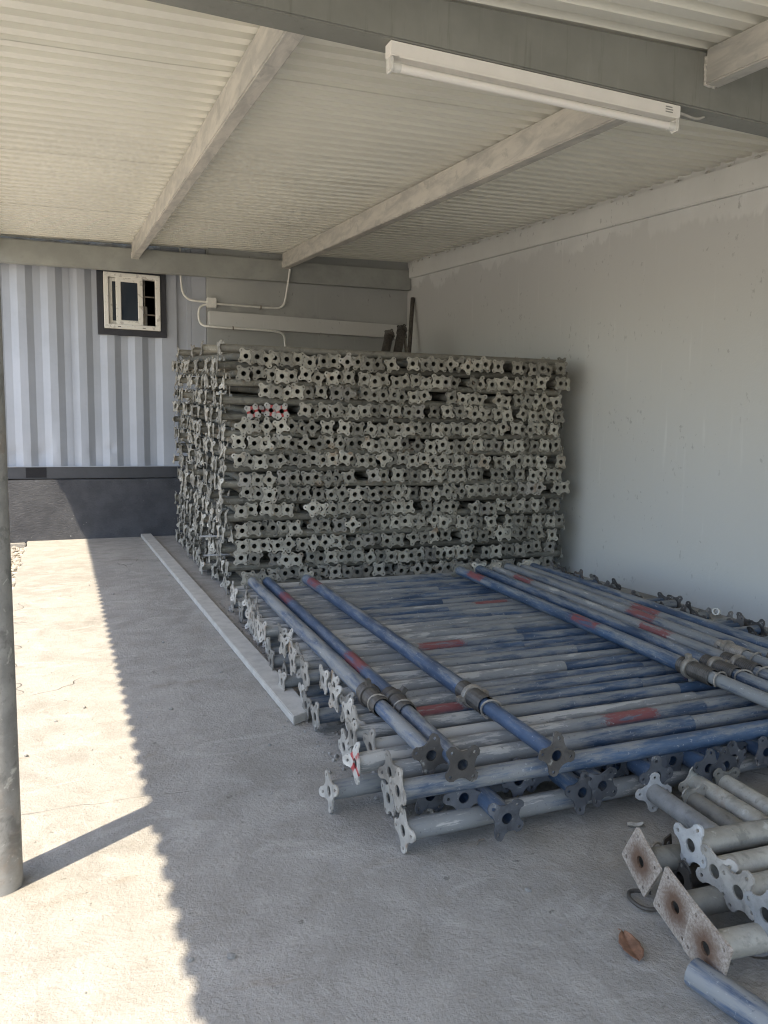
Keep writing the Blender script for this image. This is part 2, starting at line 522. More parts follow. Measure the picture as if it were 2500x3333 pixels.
def flat_with_holes(outer, holes):
    """2-D outline with holes -> (verts2d, tris, loops)"""
    vs = [Vector(p) for p in outer]
    loops = [list(range(len(outer)))]
    for h in holes:
        s = len(vs)
        vs += [Vector(p) for p in h]
        loops.append(list(range(s, s + len(h))))
    edges = []
    for lp in loops:
        edges += [(lp[i], lp[(i + 1) % len(lp)]) for i in range(len(lp))]
    res = delaunay_2d_cdt(vs, edges, [], 0, 1e-7)
    V, F = res[0], res[2]
    def inside(p, poly):
        c = False
        n = len(poly)
        for i in range(n):
            x1, y1 = poly[i]; x2, y2 = poly[(i + 1) % n]
            if (y1 > p[1]) != (y2 > p[1]) and p[0] < (x2 - x1) * (p[1] - y1) / (y2 - y1) + x1:
                c = not c
        return c
    T = []
    for f in F:
        cx = sum(V[i][0] for i in f) / 3; cy = sum(V[i][1] for i in f) / 3
        if inside((cx, cy), outer) and not any(inside((cx, cy), h) for h in holes):
            a, b, c = f
            ar = (V[b][0] - V[a][0]) * (V[c][1] - V[a][1]) - (V[b][1] - V[a][1]) * (V[c][0] - V[a][0])
            T.append((a, b, c) if ar > 0 else (a, c, b))
    return [(v[0], v[1]) for v in V], T, loops

def circle(cx, cy, r, n):
    return [(cx + r * math.cos(2 * PI * i / n), cy + r * math.sin(2 * PI * i / n)) for i in range(n)]

def plate_arrays(outer, holes, th, bend=None):
    V2, T, loops = flat_with_holes(outer, holes)
    n = len(V2)
    bz = [bend(y, z) if bend else 0.0 for y, z in V2]
    V = [(bz[i], V2[i][0], V2[i][1]) for i in range(n)] + [(bz[i] + th, V2[i][0], V2[i][1]) for i in range(n)]
    F = [(a, c, b) for a, b, c in T] + [(a + n, b + n, c + n) for a, b, c in T]
    for lp in loops:
        m = len(lp)
        for i in range(m):
            a, b = lp[i], lp[(i + 1) % m]
            F.append((a, b, b + n, a + n))
    return V, F

def star_outline(seed, detail=1):
    rd = random.Random(seed)
    R, hw, val = 0.0600, 0.0155, 0.0355
    pts = []
    for k in range(4):
        a = k * PI / 2
        Rk = R * rd.uniform(0.95, 1.03)
        loc = []
        # clipped-corner tip
        for (u, v) in ((0.0435, -hw * 1.02), (Rk - 0.011, -hw * 1.08), (Rk - 0.002, -hw * 0.62), (Rk, 0.0),
                       (Rk - 0.002, hw * 0.62), (Rk - 0.011, hw * 1.08), (0.0435, hw * 1.02)):
            loc.append((u + rd.uniform(-1, 1) * 0.0007, v + rd.uniform(-1, 1) * 0.0007))
        for u, v in loc:
            pts.append((u * math.cos(a) - v * math.sin(a), u * math.sin(a) + v * math.cos(a)))
        for q in ((0.32, 0.5, 0.68) if detail else (0.5,)):
            b = a + q * PI / 2
            rr = val * (1.0 + 0.10 * (abs(q - 0.5) / 0.18) ** 2)
            pts.append((rr * math.cos(b), rr * math.sin(b)))
    return pts

STAR = []
STAR_ARR = []
for s in range(6):
    rd = random.Random(100 + s)
    arms = [rd.uniform(-0.007, 0.007) if rd.random() < 0.6 else rd.uniform(-0.020, 0.020) for _ in range(4)]
    def bend(y, z, arms=arms):
        r_ = math.hypot(y, z)
        if r_ < 0.031:
            return 0.0
        k = int(round(math.atan2(z, y) / (PI / 2))) % 4
        return arms[k] * ((r_ - 0.031) / 0.030) ** 1.6
    holes = [circle(0, 0, 0.0155, 14)]
    for k in range(4):
        a = k * PI / 2
        holes.append(circle(0.0462 * math.cos(a), 0.0462 * math.sin(a), 0.0050, 7))
    V, F = plate_arrays(star_outline(s), holes, 0.005, bend)
    STAR_ARR.append((np.array(V), F))
    STAR.append((V, F))

_star_cache = {}
def star_mesh(variant, mat):
    key = (variant, mat)
    if key not in _star_cache:
        V, F = STAR[variant]
        me = pyd('base_plate', V, F)
        me.materials.append(M[mat])
        _star_cache[key] = me
    return _star_cache[key]

_tube_cache = {}
def tube_cached(length, r, mat, seg=14, name='tube'):
    key = (round(length, 3), round(r, 4), mat, seg)
    if key not in _tube_cache:
        me = tube_mesh(name, length, r, seg)
        me.materials.append(M[mat])
        _tube_cache[key] = me
    return _tube_cache[key]

def place(root, A, B):
    A = Vector(A); B = Vector(B)
    d = (B - A).normalized()
    root.location = A
    root.rotation_mode = 'QUATERNION'
    q = Vector((1, 0, 0)).rotation_difference(d)
    # keep local Z up
    x = d
    y = Vector((0, 0, 1)).cross(x).normalized()
    z = x.cross(y)
    root.rotation_quaternion = Matrix((x, y, z)).transposed().to_quaternion()
    return (B - A).length

def add_plate(root, x, rolla, mat, variant=None, flip=False, tilt=0.0, big=1.0):
    v = random.randrange(len(STAR)) if variant is None else variant
    p = link('base_plate', star_mesh(v, mat), None, root, (x, 0, 0))
    p.rotation_mode = 'XYZ'
    p.rotation_euler = (rolla, tilt, PI if flip else 0)
    p.scale = (1, big, big)
    return p

def thread_mesh(length, r, pitch=0.009, seg=16):
    V, F = [], []
    n = int(length / (pitch / 2))
    for i in range(n + 1):
        rr = r if i % 2 == 0 else r - 0.0032
        x = i * pitch / 2
        for k in range(seg):
            a = 2 * PI * k / seg
            V.append((x, rr * math.cos(a), rr * math.sin(a)))
    for i in range(n):
        for k in range(seg):
            j = (k + 1) % seg
            F.append((i * seg + k, (i + 1) * seg + k, (i + 1) * seg + j, i * seg + j))
    return pyd('threaded_sleeve', V, F)

def collar_mesh(r, wdt=0.024):
    """ring nut with two lugs"""
    bm = bmesh.new()
    seg = 18
    prof = [(-wdt / 2, r - 0.006), (-wdt / 2, r + 0.005), (-wdt / 4, r + 0.008), (wdt / 4, r + 0.008), (wdt / 2, r + 0.005), (wdt / 2, r - 0.006)]
    rings = []
    for x, rr in prof:
        rings.append([bm.verts.new((x, rr * math.cos(2 * PI * k / seg), rr * math.sin(2 * PI * k / seg))) for k in range(seg)])
    for a, b in zip(rings, rings[1:] + rings[:1]):
        for k in range(seg):
            bm.faces.new((a[k], b[k], b[(k + 1) % seg], a[(k + 1) % seg]))
    for ang in (0.6, 0.6 + PI):
        c = (r + 0.012)
        mt = Matrix.Translation((0, c * math.cos(ang), c * math.sin(ang))) @ Matrix.Rotation(ang, 4, 'X') @ Matrix.Diagonal((wdt * 0.9, 0.024, 0.016, 1))
        bmesh.ops.create_cube(bm, size=1.0, matrix=mt)
    bmesh.ops.recalc_face_normals(bm, faces=bm.faces[:])
    me = bpy.data.meshes.new('ring_nut'); bm.to_mesh(me); bm.free()
    me.polygons.foreach_set('use_smooth', [True] * len(me.polygons))
    try:
        me.set_sharp_from_angle(angle=math.radians(40))
    except Exception:
        pass
    return me

THREAD = thread_mesh(0.17, 0.0325); THREAD.materials.append(M['dark_steel'])
THREAD2 = thread_mesh(0.15, 0.0315); THREAD2.materials.append(M['collar_steel'])
COLLAR = collar_mesh(0.032); COLLAR.materials.append(M['collar_steel'])
COLLAR_D = collar_mesh(0.032); COLLAR_D.materials.append(M['dark_steel'])

def pin_mesh(r):
    pts = [(0.0, r + 0.012 - 0.0, 0.0)]
    P = []
    for i in range(11):
        a = -0.2 + i / 10 * (PI + 0.9)
        P.append((0.006 * math.sin(i * 0.6), (r + 0.006) * math.cos(a), (r + 0.006) * math.sin(a)))
    return polytube('pin_loop', P, 0.0035, 6)
PIN = pin_mesh(0.026); PIN.materials.append(M['collar_steel'])

def red_props(o, a=None, b=None, dust=0.0, end=0.0):
    o['red_a'] = float(a) if a is not None else -9.0
    o['red_b'] = float(b) if b is not None else -9.0
    o['dust'] = float(dust)
    o['end_dust'] = float(end)

# ------------------------------------------------------------------ the setting
def roof_z(x, y):
    return 2.50 + 0.048 * x + (y - 2.5) * (0.0795 - 0.0021 * x)

# ground far out to the horizon, light and dusty
me = pyd('yard_ground', [(-300, -300, -0.06), (300, -300, -0.06), (300, 300, -0.06), (-300, 300, -0.06)], [(0, 1, 2, 3)])
tag(link('yard_ground', me, 'yard_ground'), kind='structure')

# concrete slab with a broken left edge beside the gravel
edge = []
for i in range(26):
    y = 8.36 - i * (8.36 - 4.75) / 25
    x = -0.345 + 0.04 * (mnoise.noise(Vector((0, y * 3.1, 1))) ) + 0.018 * mnoise.noise(Vector((3, y * 11, 1)))
    if y < 5.1:
        x -= (5.1 - y) ** 2 * 1.2
    edge.append((x, y))
edge += [(-0.8, 4.55), (-1.6, 4.4), (-8.0, 4.2), (-8.0, -9.0), (4.0, -9.0), (4.0, 8.36)]
n = len(edge)
V = [(x, y, 0.0) for x, y in edge] + [(x, y, -0.08) for x, y in edge]
F = [tuple(range(n))] + [(i, i + n, (i + 1) % n + n, (i + 1) % n) for i in range(n)]
tag(link('concrete_floor', pyd('concrete_floor', V, F), 'concrete_floor'), kind='structure')

# gravel strip left of the slab
def scatter_stones(name, n, region, smin, smax, zb, seed, mat, flat=0.7):
    rs = np.random.default_rng(seed)
    ico = bmesh.new(); bmesh.ops.create_icosphere(ico, subdivisions=1, radius=1.0)
    iv = np.array([v.co[:] for v in ico.verts]); jf = [[v.index for v in f.verts] for f in ico.faces]; ico.free()
    VV, FF = [], []
    k = 0
    while k < n:
        p = region(rs)
        if p is None:
            continue
        s = smin + (smax - smin) * rs.random() ** 2.2
        sc = s * rs.uniform(0.6, 1.3, 3); sc[2] *= flat
        v = iv * (1 + rs.uniform(-0.22, 0.22, (len(iv), 1))) * sc
        a = rs.random() * 6.28
        R_ = np.array([[math.cos(a), -math.sin(a), 0], [math.sin(a), math.cos(a), 0], [0, 0, 1]])
        v = v @ R_.T + np.array([p[0], p[1], zb + sc[2] * 0.55])
        b = len(VV) * len(iv)
        VV.append(v); FF += [[i + b for i in f] for f in jf]
        k += 1
    me = pyd(name, np.concatenate(VV), FF)
    return link(name, me, mat)

def reg_gravel(rs):
    x = rs.uniform(-1.7, -0.30); y = rs.uniform(4.55, 8.3)
    return (x, y)
g = scatter_stones('gravel', 2600, reg_gravel, 0.012, 0.032, -0.06, 3, 'gravel_stone')
tag(g, 'loose sunlit gravel beside the concrete floor edge', 'gravel', kind='stuff')

WALL_X = 3.78
# right wall, following the roof slope, with a proud band at its head
ys = (-6.0, 8.36)
lz = lambda y: 2.897 + (y - 8.23) * 0.0738
V = []
wall_root = empty('boundary_wall', (WALL_X, 1.0, 0))
tag(wall_root, 'tall grey painted masonry wall along the right side', 'wall')
def rel(me, o):
    me.transform(Matrix.Translation(-Vector(o.location)))
    return me
p = [(WALL_X, -6, -0.05), (WALL_X + 0.2, -6, -0.05), (WALL_X + 0.2, 8.6, -0.05), (WALL_X, 8.6, -0.05),
     (WALL_X, -6, roof_z(3.78, -6) + 0.05), (WALL_X + 0.2, -6, roof_z(3.78, -6) + 0.05), (WALL_X + 0.2, 8.6, roof_z(3.78, 8.6) + 0.05), (WALL_X, 8.6, roof_z(3.78, 8.6) + 0.05)]
link('wall_face', rel(hexa('wall_face', p), wall_root), 'wall_paint', wall_root)
p = [(WALL_X - 0.034, -6, lz(-6)), (WALL_X + 0.05, -6, lz(-6)), (WALL_X + 0.05, 8.225, lz(8.225)), (WALL_X - 0.034, 8.225, lz(8.225)),
     (WALL_X - 0.034, -6, roof_z(3.76, -6) - 0.03), (WALL_X + 0.05, -6, roof_z(3.76, -6) - 0.03), (WALL_X + 0.05, 8.225, roof_z(3.76, 8.225) - 0.03), (WALL_X - 0.034, 8.225, roof_z(3.76, 8.225) - 0.03)]
link('head_band', rel(hexa('head_band', p, 0.006), wall_root), 'ledge_paint', wall_root)
# mortar dabs along the roof joint
rs = np.random.default_rng(5)
VV, FF = [], []
ico = bmesh.new(); bmesh.ops.create_icosphere(ico, subdivisions=2, radius=1.0)
iv = np.array([v.co[:] for v in ico.verts]); jf = [[v.index for v in f.verts] for f in ico.faces]; ico.free()
y = 0.5
while y < 8.1:
    s = rs.uniform(0.005, 0.013)
    v = iv * (1 + rs.uniform(-0.25, 0.25, (len(iv), 1))) * np.array([0.012, s * 1.6, s * 0.7])
    v = v + np.array([WALL_X - 0.032, y, roof_z(3.76, y) - 0.028])
    b = len(VV) * len(iv); VV.append(v); FF += [[i + b for i in f] for f in jf]
    y += rs.uniform(0.09, 0.26)
mo = link('mortar_dabs', rel(pyd('mortar_dabs', np.concatenate(VV), FF), wall_root), 'mortar', wall_root)
mo['kind'] = 'stuff'

# back wall with a cast band
bw = empty('back_wall', (2.6, 8.33, 0))
tag(bw, 'dim grey rear wall behind the tall stack, beside the container', 'wall')
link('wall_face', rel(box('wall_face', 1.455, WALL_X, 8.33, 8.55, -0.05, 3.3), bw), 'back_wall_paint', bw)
p = [(1.462, 8.235, 2.215), (WALL_X - 0.005, 8.235, 2.21), (WALL_X - 0.005, 8.34, 2.21), (1.462, 8.34, 2.215),
     (1.462, 8.247, 2.372), (WALL_X - 0.005, 8.247, 2.362), (WALL_X - 0.005, 8.34, 2.362), (1.462, 8.34, 2.372)]
link('lintel_band', rel(hexa('lintel_band', p, 0.006), bw), 'wall_paint', bw)
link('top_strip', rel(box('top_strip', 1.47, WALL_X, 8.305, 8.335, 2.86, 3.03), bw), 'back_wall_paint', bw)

# ------------------------------------------------------------------ black plinth
pr = empty('plinth', (0, 8.33, 0))
tag(pr, 'low black rendered plinth wall under the container', 'plinth')
nx, nz_ = 60, 10
V, F = [], []
for j in range(nz_ + 1):
    for i in range(nx + 1):
        x = -5.0 + (1.45 + 5.0) * i / nx; z = -0.05 + 0.657 * j / nz_
        V.append((x, 8.338 + 0.012 * mnoise.noise(Vector((x * 4, z * 5, 0))), z))
for j in range(nz_):
    for i in range(nx):
        a = j * (nx + 1) + i
        F.append((a, a + 1, a + nx + 2, a + nx + 1))
link('plinth_face', rel(pyd('plinth_face', V, F, True), pr), 'plinth_black', pr)
link('plinth_core', rel(box('plinth_core', -5, 1.45, 8.352, 8.7, -0.05, 0.612), pr), 'plinth_black', pr)
link('footing', rel(box('footing', -3.0, -0.36, 8.27, 8.345, -0.08, -0.012, 0.008), pr), 'concrete_floor', pr)

# ------------------------------------------------------------------ container
ct = empty('shipping_container', (0, 8.38, 0.615))
tag(ct, 'pale grey corrugated shipping container with a small sliding window', 'container')
CY = 8.372
HX0, HX1, HZ0, HZ1 = 0.405, 1.005, 2.11, 2.735
per = 0.27
prof = []
x = -5.0 + 0.115
xs = []
k0 = 0
x = 1.065
# trapezoid profile from right to left: outer flat, slope in, inner flat, slope out
pts = []
while x > -5.0:
    pts += [(x, 0.0), (x - 0.072, 0.0), (x - 0.072 - 0.066, 0.034), (x - 0.072 - 0.066 - 0.068, 0.034)]
    x -= per
pts = [(1.148, 0.0)] + pts
pts.sort()
def dent(x, z):
    d = 0.0
    for (cx, cz, rx, rz, a) in ((-0.20, 0.87, 0.07, 0.07, 0.018), (-0.42, 0.88, 0.06, 0.06, 0.014), (0.30, 0.90, 0.05, 0.10, 0.012), (-0.1, 0.95, 0.04, 0.12, 0.012), (0.47, 0.93, 0.05, 0.05, 0.014)):
        q = ((x - cx) / rx) ** 2 + ((z - cz) / rz) ** 2
        d += a * math.exp(-q)
    return d
V, F = [], []
def colstrip(xa, da, xb, db, zs):
    m = len(zs)
    s = len(V)
    for z in zs:
        for (xx, dd) in ((xa, da), (xb, db)):
            V.append((xx, CY + dd + dent(xx, z), z))
    for i in range(m - 1):
        F.append((s + 2 * i, s + 2 * i + 1, s + 2 * i + 3, s + 2 * i + 2))
zl_ = [0.745 + 0.03 * i for i in range(13)] + [1.4, 2.11]
fine = []
for (xa, da), (xb, db) in zip(pts[:-1], pts[1:]):
    m = 4 if xa > -0.7 else 1
    for q in range(m):
        fine.append((xa + (xb - xa) * q / m, da + (db - da) * q / m, xa + (xb - xa) * (q + 1) / m, da + (db - da) * (q + 1) / m))
for (xa, da, xb, db) in fine:
    xm = (xa + xb) / 2
    colstrip(xa, da, xb, db, zl_)
    if not (HX0 < xm < HX1):
        colstrip(xa, da, xb, db, [2.11, 2.735])
    colstrip(xa, da, xb, db, [2.735, 3.33])
link('side_panel', rel(pyd('side_panel', V, F), ct), 'container_paint', ct)
link('corner_post', rel(box('corner_post', 1.30, 1.452, 8.362, 8.55, 0.745, 3.33, 0.004), ct), 'container_paint', ct)
link('post_flange', rel(box('post_flange', 1.252, 1.299, 8.376, 8.5, 0.745, 3.33, 0.004), ct), 'container_paint', ct)
link('post_groove', rel(box('post_groove', 1.148, 1.252, 8.40, 8.5, 0.745, 3.33), ct), 'container_paint', ct)
link('top_rail', rel(box('top_rail', -5, 1.452, 8.36, 8.5, 3.331, 3.43), ct), 'container_paint', ct)
link('seam_strip', rel(box('seam_strip', 0.090, 0.098, 8.3675, 8.374, 0.745, 3.33), ct), 'container_paint', ct)
rail = link('bottom_rail', rel(box('bottom_rail', -0.14, 1.452, 8.366, 8.5, 0.622, 0.738), ct), 'dark_rail_paint', ct)
link('rail_lip', rel(box('rail_lip', -5, 1.452, 8.355, 8.5, 0.7385, 0.7448), ct), 'container_paint', ct)
link('rail_end', rel(box('rail_end', -5, -0.1405, 8.372, 8.5, 0.622, 0.738), ct), 'dark_rail_paint', ct)
link('fork_pocket', rel(box('fork_pocket', -0.34, -0.152, 8.368, 8.372, 0.632, 0.73), ct), 'interior_dark', ct)
# closed dark inside
V = [(-5, 8.45, 0.75), (1.44, 8.45, 0.75), (1.44, 10.8, 0.75), (-5, 10.8, 0.75), (-5, 8.45, 3.33), (1.44, 8.45, 3.33), (1.44, 10.8, 3.33), (-5, 10.8, 3.33)]
link('inner_shell', rel(pyd('inner_shell', V, [(3, 2, 1, 0), (4, 5, 6, 7), (1, 2, 6, 5), (2, 3, 7, 6), (3, 0, 4, 7)]), ct), 'interior_dark', ct)

def frame_mesh(name, x0, x1, z0, z1, w_, y0, y1, bevel=0.003):
    bm = bmesh.new()
    o = [(x0, z0), (x1, z0), (x1, z1), (x0, z1)]
    i = [(x0 + w_, z0 + w_), (x1 - w_, z0 + w_), (x1 - w_, z1 - w_), (x0 + w_, z1 - w_)]
    vo0 = [bm.verts.new((a, y0, b)) for a, b in o]; vi0 = [bm.verts.new((a, y0, b)) for a, b in i]
    vo1 = [bm.verts.new((a, y1, b)) for a, b in o]; vi1 = [bm.verts.new((a, y1, b)) for a, b in i]
    for k in range(4):
        j = (k + 1) % 4
        bm.faces.new((vo0[k], vo0[j], vi0[j], vi0[k]))
        bm.faces.new((vo1[j], vo1[k], vi1[k], vi1[j]))
        bm.faces.new((vo0[j], vo0[k], vo1[k], vo1[j]))
        bm.faces.new((vi0[k], vi0[j], vi1[j], vi1[k]))
    if bevel:
        bmesh.ops.bevel(bm, geom=bm.edges[:], offset=bevel, segments=1, affect='EDGES')
    bmesh.ops.recalc_face_normals(bm, faces=bm.faces[:])
    me = bpy.data.meshes.new(name); bm.to_mesh(me); bm.free()
    return me
wdw = link('window', rel(frame_mesh('window', 0.368, 1.040, 2.078, 2.76, 0.058, 8.345, 8.42), ct), 'window_surround_paint', ct)
tag(wdw, 'white sliding window in a black surround')
for nm, me, mt in (
    ('window_frame', frame_mesh('window_frame', 0.430, 0.980, 2.140, 2.698, 0.046, 8.325, 8.41, 0.005), 'window_pvc'),
    ('fixed_sash', frame_mesh('fixed_sash', 0.480, 0.700, 2.190, 2.650, 0.034, 8.372, 8.40, 0.003), 'window_pvc'),
    ('sliding_sash', frame_mesh('sliding_sash', 0.546, 0.809, 2.180, 2.660, 0.050, 8.333, 8.366, 0.005), 'window_pvc'),
    ('pane', box('pane', 0.590, 0.765, 8.348, 8.352, 2.225, 2.615), 'window_glass'),
    ('pane', box('pane', 0.505, 0.685, 8.385, 8.388, 2.215, 2.625), 'window_glass'),
    ('security_bar', box('security_bar', 0.826, 0.838, 8.43, 8.442, 2.16, 2.68), 'collar_steel'),
    ('security_bar', box('security_bar', 0.81, 0.95, 8.44, 8.45, 2.488, 2.500), 'collar_steel'),
    ('security_bar', box('security_bar', 0.81, 0.95, 8.44, 8.45, 2.306, 2.318), 'collar_steel'),
    ('drain_slot', box('drain_slot', 0.560, 0.588, 8.3225, 8.327, 2.158, 2.164), 'interior_dark'),
    ('drain_slot', box('drain_slot', 0.800, 0.828, 8.3225, 8.327, 2.156, 2.162), 'interior_dark'),
    ('inside_shelf', box('inside_shelf', 0.80, 0.875, 8.60, 8.64, 2.15, 2.42), 'white_plastic'),
):
    link(nm, rel(me, ct), mt, wdw)
# unseen awning, added only to shade the container panel's lower left
aw = empty('added_awning', (-3.0, 8.36, 3.1))
tag(aw, 'unseen sheet awning added to shade the container, left of the carport', 'awning')
link('added_awning_sheet', rel(box('added_awning_sheet', -6.5, -1.045, 7.72, 8.36, 3.10, 3.12), aw), 'roof_sheet', aw)
for xx in (-5.5, -3.2, -1.2):
    link('added_awning_bracket', rel(hexa('added_awning_bracket', [(xx - .02, 8.30, 2.80), (xx + .02, 8.30, 2.80), (xx + .02, 8.36, 2.80), (xx - .02, 8.36, 2.80), (xx - .02, 7.85, 3.095), (xx + .02, 7.85, 3.095), (xx + .02, 8.36, 3.095), (xx - .02, 8.36, 3.095)]), aw), 'back_beam_paint', aw)

# ------------------------------------------------------------------ carport: column, beams, rafters, sheets
cp = empty('carport', (0, 2.4, 0))
tag(cp, 'steel carport with corrugated cream roof sheets over grey beams and rafters', 'carport')
EAVE = lambda y: -0.838 - (y - 2.5) * 0.0342
# front beam (top follows the sheets)
def beam_top(x): return min(2.60, roof_z(x, 2.45) - 0.018)
V, F = [], []
bxs = [-0.60, 0.0, 0.8, 1.6, 2.4, 3.2, WALL_X - 0.001]
for x in bxs:
    V += [(x, 2.40, 2.375), (x, 2.505, 2.375), (x, 2.505, beam_top(x)), (x, 2.40, beam_top(x))]
for i in range(len(bxs) - 1):
    a = i * 4; b = a + 4
    for k in range(4):
        F.append((a + k, a + (k + 1) % 4, b + (k + 1) % 4, b + k))
F += [(3, 2, 1, 0), tuple(len(V) - 4 + k for k in range(4))]
me = pyd('front_beam', V, F)
bm = bmesh.new(); bm.from_mesh(me)
bmesh.ops.recalc_face_normals(bm, faces=bm.faces[:])
long_e = [e for e in bm.edges if abs(e.verts[0].co.x - e.verts[1].co.x) > 0.2]
bmesh.ops.bevel(bm, geom=long_e, offset=0.006, segments=2, affect='EDGES')
bm.to_mesh(me); bm.free()
link('front_beam', rel(me, cp), 'beam_paint', cp)
# back beam, falling a little to the left
bz = lambda x, z: z + 0.0198 * (x - 3.77)
x0, x1 = -0.90, WALL_X - 0.003
p = [(x0, 8.22, bz(x0, 2.765)), (x1, 8.22, bz(x1, 2.765)), (x1, 8.30, bz(x1, 2.765)), (x0, 8.30, bz(x0, 2.765)),
     (x0, 8.22, bz(x0, 2.985)), (x1, 8.22, bz(x1, 2.985)), (x1, 8.30, bz(x1, 2.985)), (x0, 8.30, bz(x0, 2.985))]
link('back_beam', rel(hexa('back_beam', p, 0.008), cp), 'back_beam_paint', cp)
# rafters
def rafter(x0, x1, y0, y1, hgt):
    xm = (x0 + x1) / 2
    za = roof_z(xm, y0) - 0.006; zb = roof_z(xm, y1) - 0.006
    p = [(x0, y0, za - hgt), (x1, y0, za - hgt), (x1, y1, zb - hgt), (x0, y1, zb - hgt), (x0, y0, za), (x1, y0, za), (x1, y1, zb), (x0, y1, zb)]
    r = link('rafter', rel(hexa('rafter', p, 0.006), cp), 'rafter_steel', cp)
    return r, za, zb
def weld(root, pts, r=0.005):
    P = []
    for a, b in zip(pts[:-1], pts[1:]):
        a = Vector(a); b = Vector(b); m = max(2, int((b - a).length / 0.012))
        P += [a.lerp(b, i / m) + Vector([random.uniform(-.0015, .0015) for _ in range(3)]) for i in range(m)]
    P.append(Vector(pts[-1]))
    link('weld_seam', rel(polytube('weld_seam', P, r, 6), cp), 'weld', root)
for (xa, xb, hgt) in ((-0.64, -0.57, 0.15), (0.698, 0.768, 0.148), (2.245, 2.320, 0.158)):
    r, za, zb = rafter(xa, xb, 2.506, 8.219, hgt)
    weld(r, [(xa - 0.002, 8.216, zb - 0.09), (xa - 0.002, 8.216, zb - hgt), (xb, 8.216, zb - hgt - 0.002)], 0.004)
for (xa, xb, hgt) in ((-0.64, -0.57, 0.15), (2.345, 2.415, 0.135)):
    r, za, zb = rafter(xa, xb, -1.55, 2.399, hgt)
    weld(r, [(xa - 0.002, 2.397, zb - 0.03), (xa - 0.002, 2.397, zb - hgt), (xb - 0.02, 2.397, zb - hgt - 0.002)], 0.0055)
# column and its cantilever stub, whose head is outside the photograph
link('column', rel(polytube('column', [(-0.170, 1.970, -0.04), (-0.170, 1.970, 2.30)], 0.052, 32), cp), 'column_steel', cp)
link('column_head', rel(box('column_head', -0.215, -0.125, 1.90, 2.399, 2.30, 2.39, 0.004), cp), 'beam_paint', cp)
# roof sheets, corrugations running across (along X)
PITCH = 0.118
ns_ribs = 7
y = -1.6
sheet_i = 0
while y < 8.33:
    y1 = min(y + PITCH * ns_ribs + 0.070, 8.362)
    yy = []
    q = y
    prof = [(0.0, 0.0), (0.058, 0.0), (0.069, 0.036), (0.107, 0.036)]
    k = 0
    while True:
        done = False
        for (dy, dz) in prof:
            v_ = y + k * PITCH + dy
            if v_ > y1:
                done = True; break
            yy.append((v_, dz))
        k += 1
        if done:
            break
    if y1 > 8.36:
        yy.append((y1, 0.0))
    xsn = [0.0, 0.06, 0.12] + [0.12 + 0.88 * i / 12 for i in range(1, 13)]
    V, F = [], []
    off = 0.0016 * (sheet_i % 2)
    for (v_, dz) in yy:
        xe = EAVE(v_)
        for s in xsn:
            x = xe + (WALL_X + 0.03 - xe) * s
            wob = 0.006 * mnoise.noise(Vector((x * 1.1, v_ * 1.3, 2.0))) + 0.0025 * mnoise.noise(Vector((x * 4, v_ * 6, 7.0)))
            V.append((x, v_, roof_z(x, v_) + dz + off + wob * min(1, max(0, (8.3 - v_) * 2))))
    m = len(xsn)
    for i in range(len(yy) - 1):
        for j in range(m - 1):
            a = i * m + j
            F.append((a, a + m, a + m + 1, a + 1))
    link('roof_sheet', rel(pyd('roof_sheet', V, F), cp), 'roof_sheet', cp)
    y += PITCH * ns_ribs
    sheet_i += 1

V, F = [], []  # unseen strip added to block sun leaking between roof edge and container
for i in range(9):
    x = -1.6 + (1.462 + 1.6) * i / 8
    for yy_, dz in ((8.27, 0.055), (8.412, 0.050)):
        V.append((x, yy_, roof_z(x, 8.3) + dz))
F = [(2 * i, 2 * i + 1, 2 * i + 3, 2 * i + 2) for i in range(8)]
link('sun_stop_strip', rel(pyd('sun_stop_strip', V, F), cp), 'roof_sheet', cp)

# ------------------------------------------------------------------ fluorescent lamp under the front beam
fl = empty('fluorescent_lamp', (1.03, 2.45, 2.37))
tag(fl, 'white unlit fluorescent batten fixed under the near beam', 'lamp')
FX0, FX1 = 1.018, 2.236
link('housing', rel(box('housing', FX0, FX1, 2.402, 2.448, 2.327, 2.372, 0.003), fl), 'white_enamel', fl)
link('housing_flange', rel(box('housing_flange', FX0 + 0.03, FX1 - 0.02, 2.396, 2.4015, 2.320, 2.327, 0.001), fl), 'white_enamel', fl)
link('tube', rel(polytube('tube', [(FX0 + 0.02, 2.423, 2.299), (FX1 - 0.02, 2.423, 2.299)], 0.0135, 20), fl), 'lamp_tube', fl)
for s, xx in ((1, FX0 + 0.001), (-1, FX1 - 0.001)):
    link('lamp_holder', rel(box('lamp_holder', min(xx, xx + s * 0.014), max(xx, xx + s * 0.014), 2.404, 2.442, 2.279, 2.326, 0.004), fl), 'white_plastic', fl)
    xa = xx + s * 0.014; xb = xx + s * 0.042
    link('end_cap', rel(polytube('end_cap', [(xa, 2.423, 2.299), (xb, 2.423, 2.299)], 0.0152, 20), fl), 'white_plastic', fl)
for zz in (2.338, 2.347, 2.356):
    link('print_mark', rel(box('print_mark', FX1 - 0.075, FX1 - 0.038 - 0.006 * random.random(), 2.4008, 2.402, zz, zz + 0.004), fl), 'back_beam_paint', fl)
ca = polytube('lamp_cable', smooth_path([(FX1, 2.435, 2.362), (2.29, 2.44, 2.362), (2.34, 2.445, 2.358), (2.375, 2.45, 2.364), (2.40, 2.45, 2.376)]), 0.005, 8)
link('lamp_cable', rel(ca, fl), 'mortar', fl)

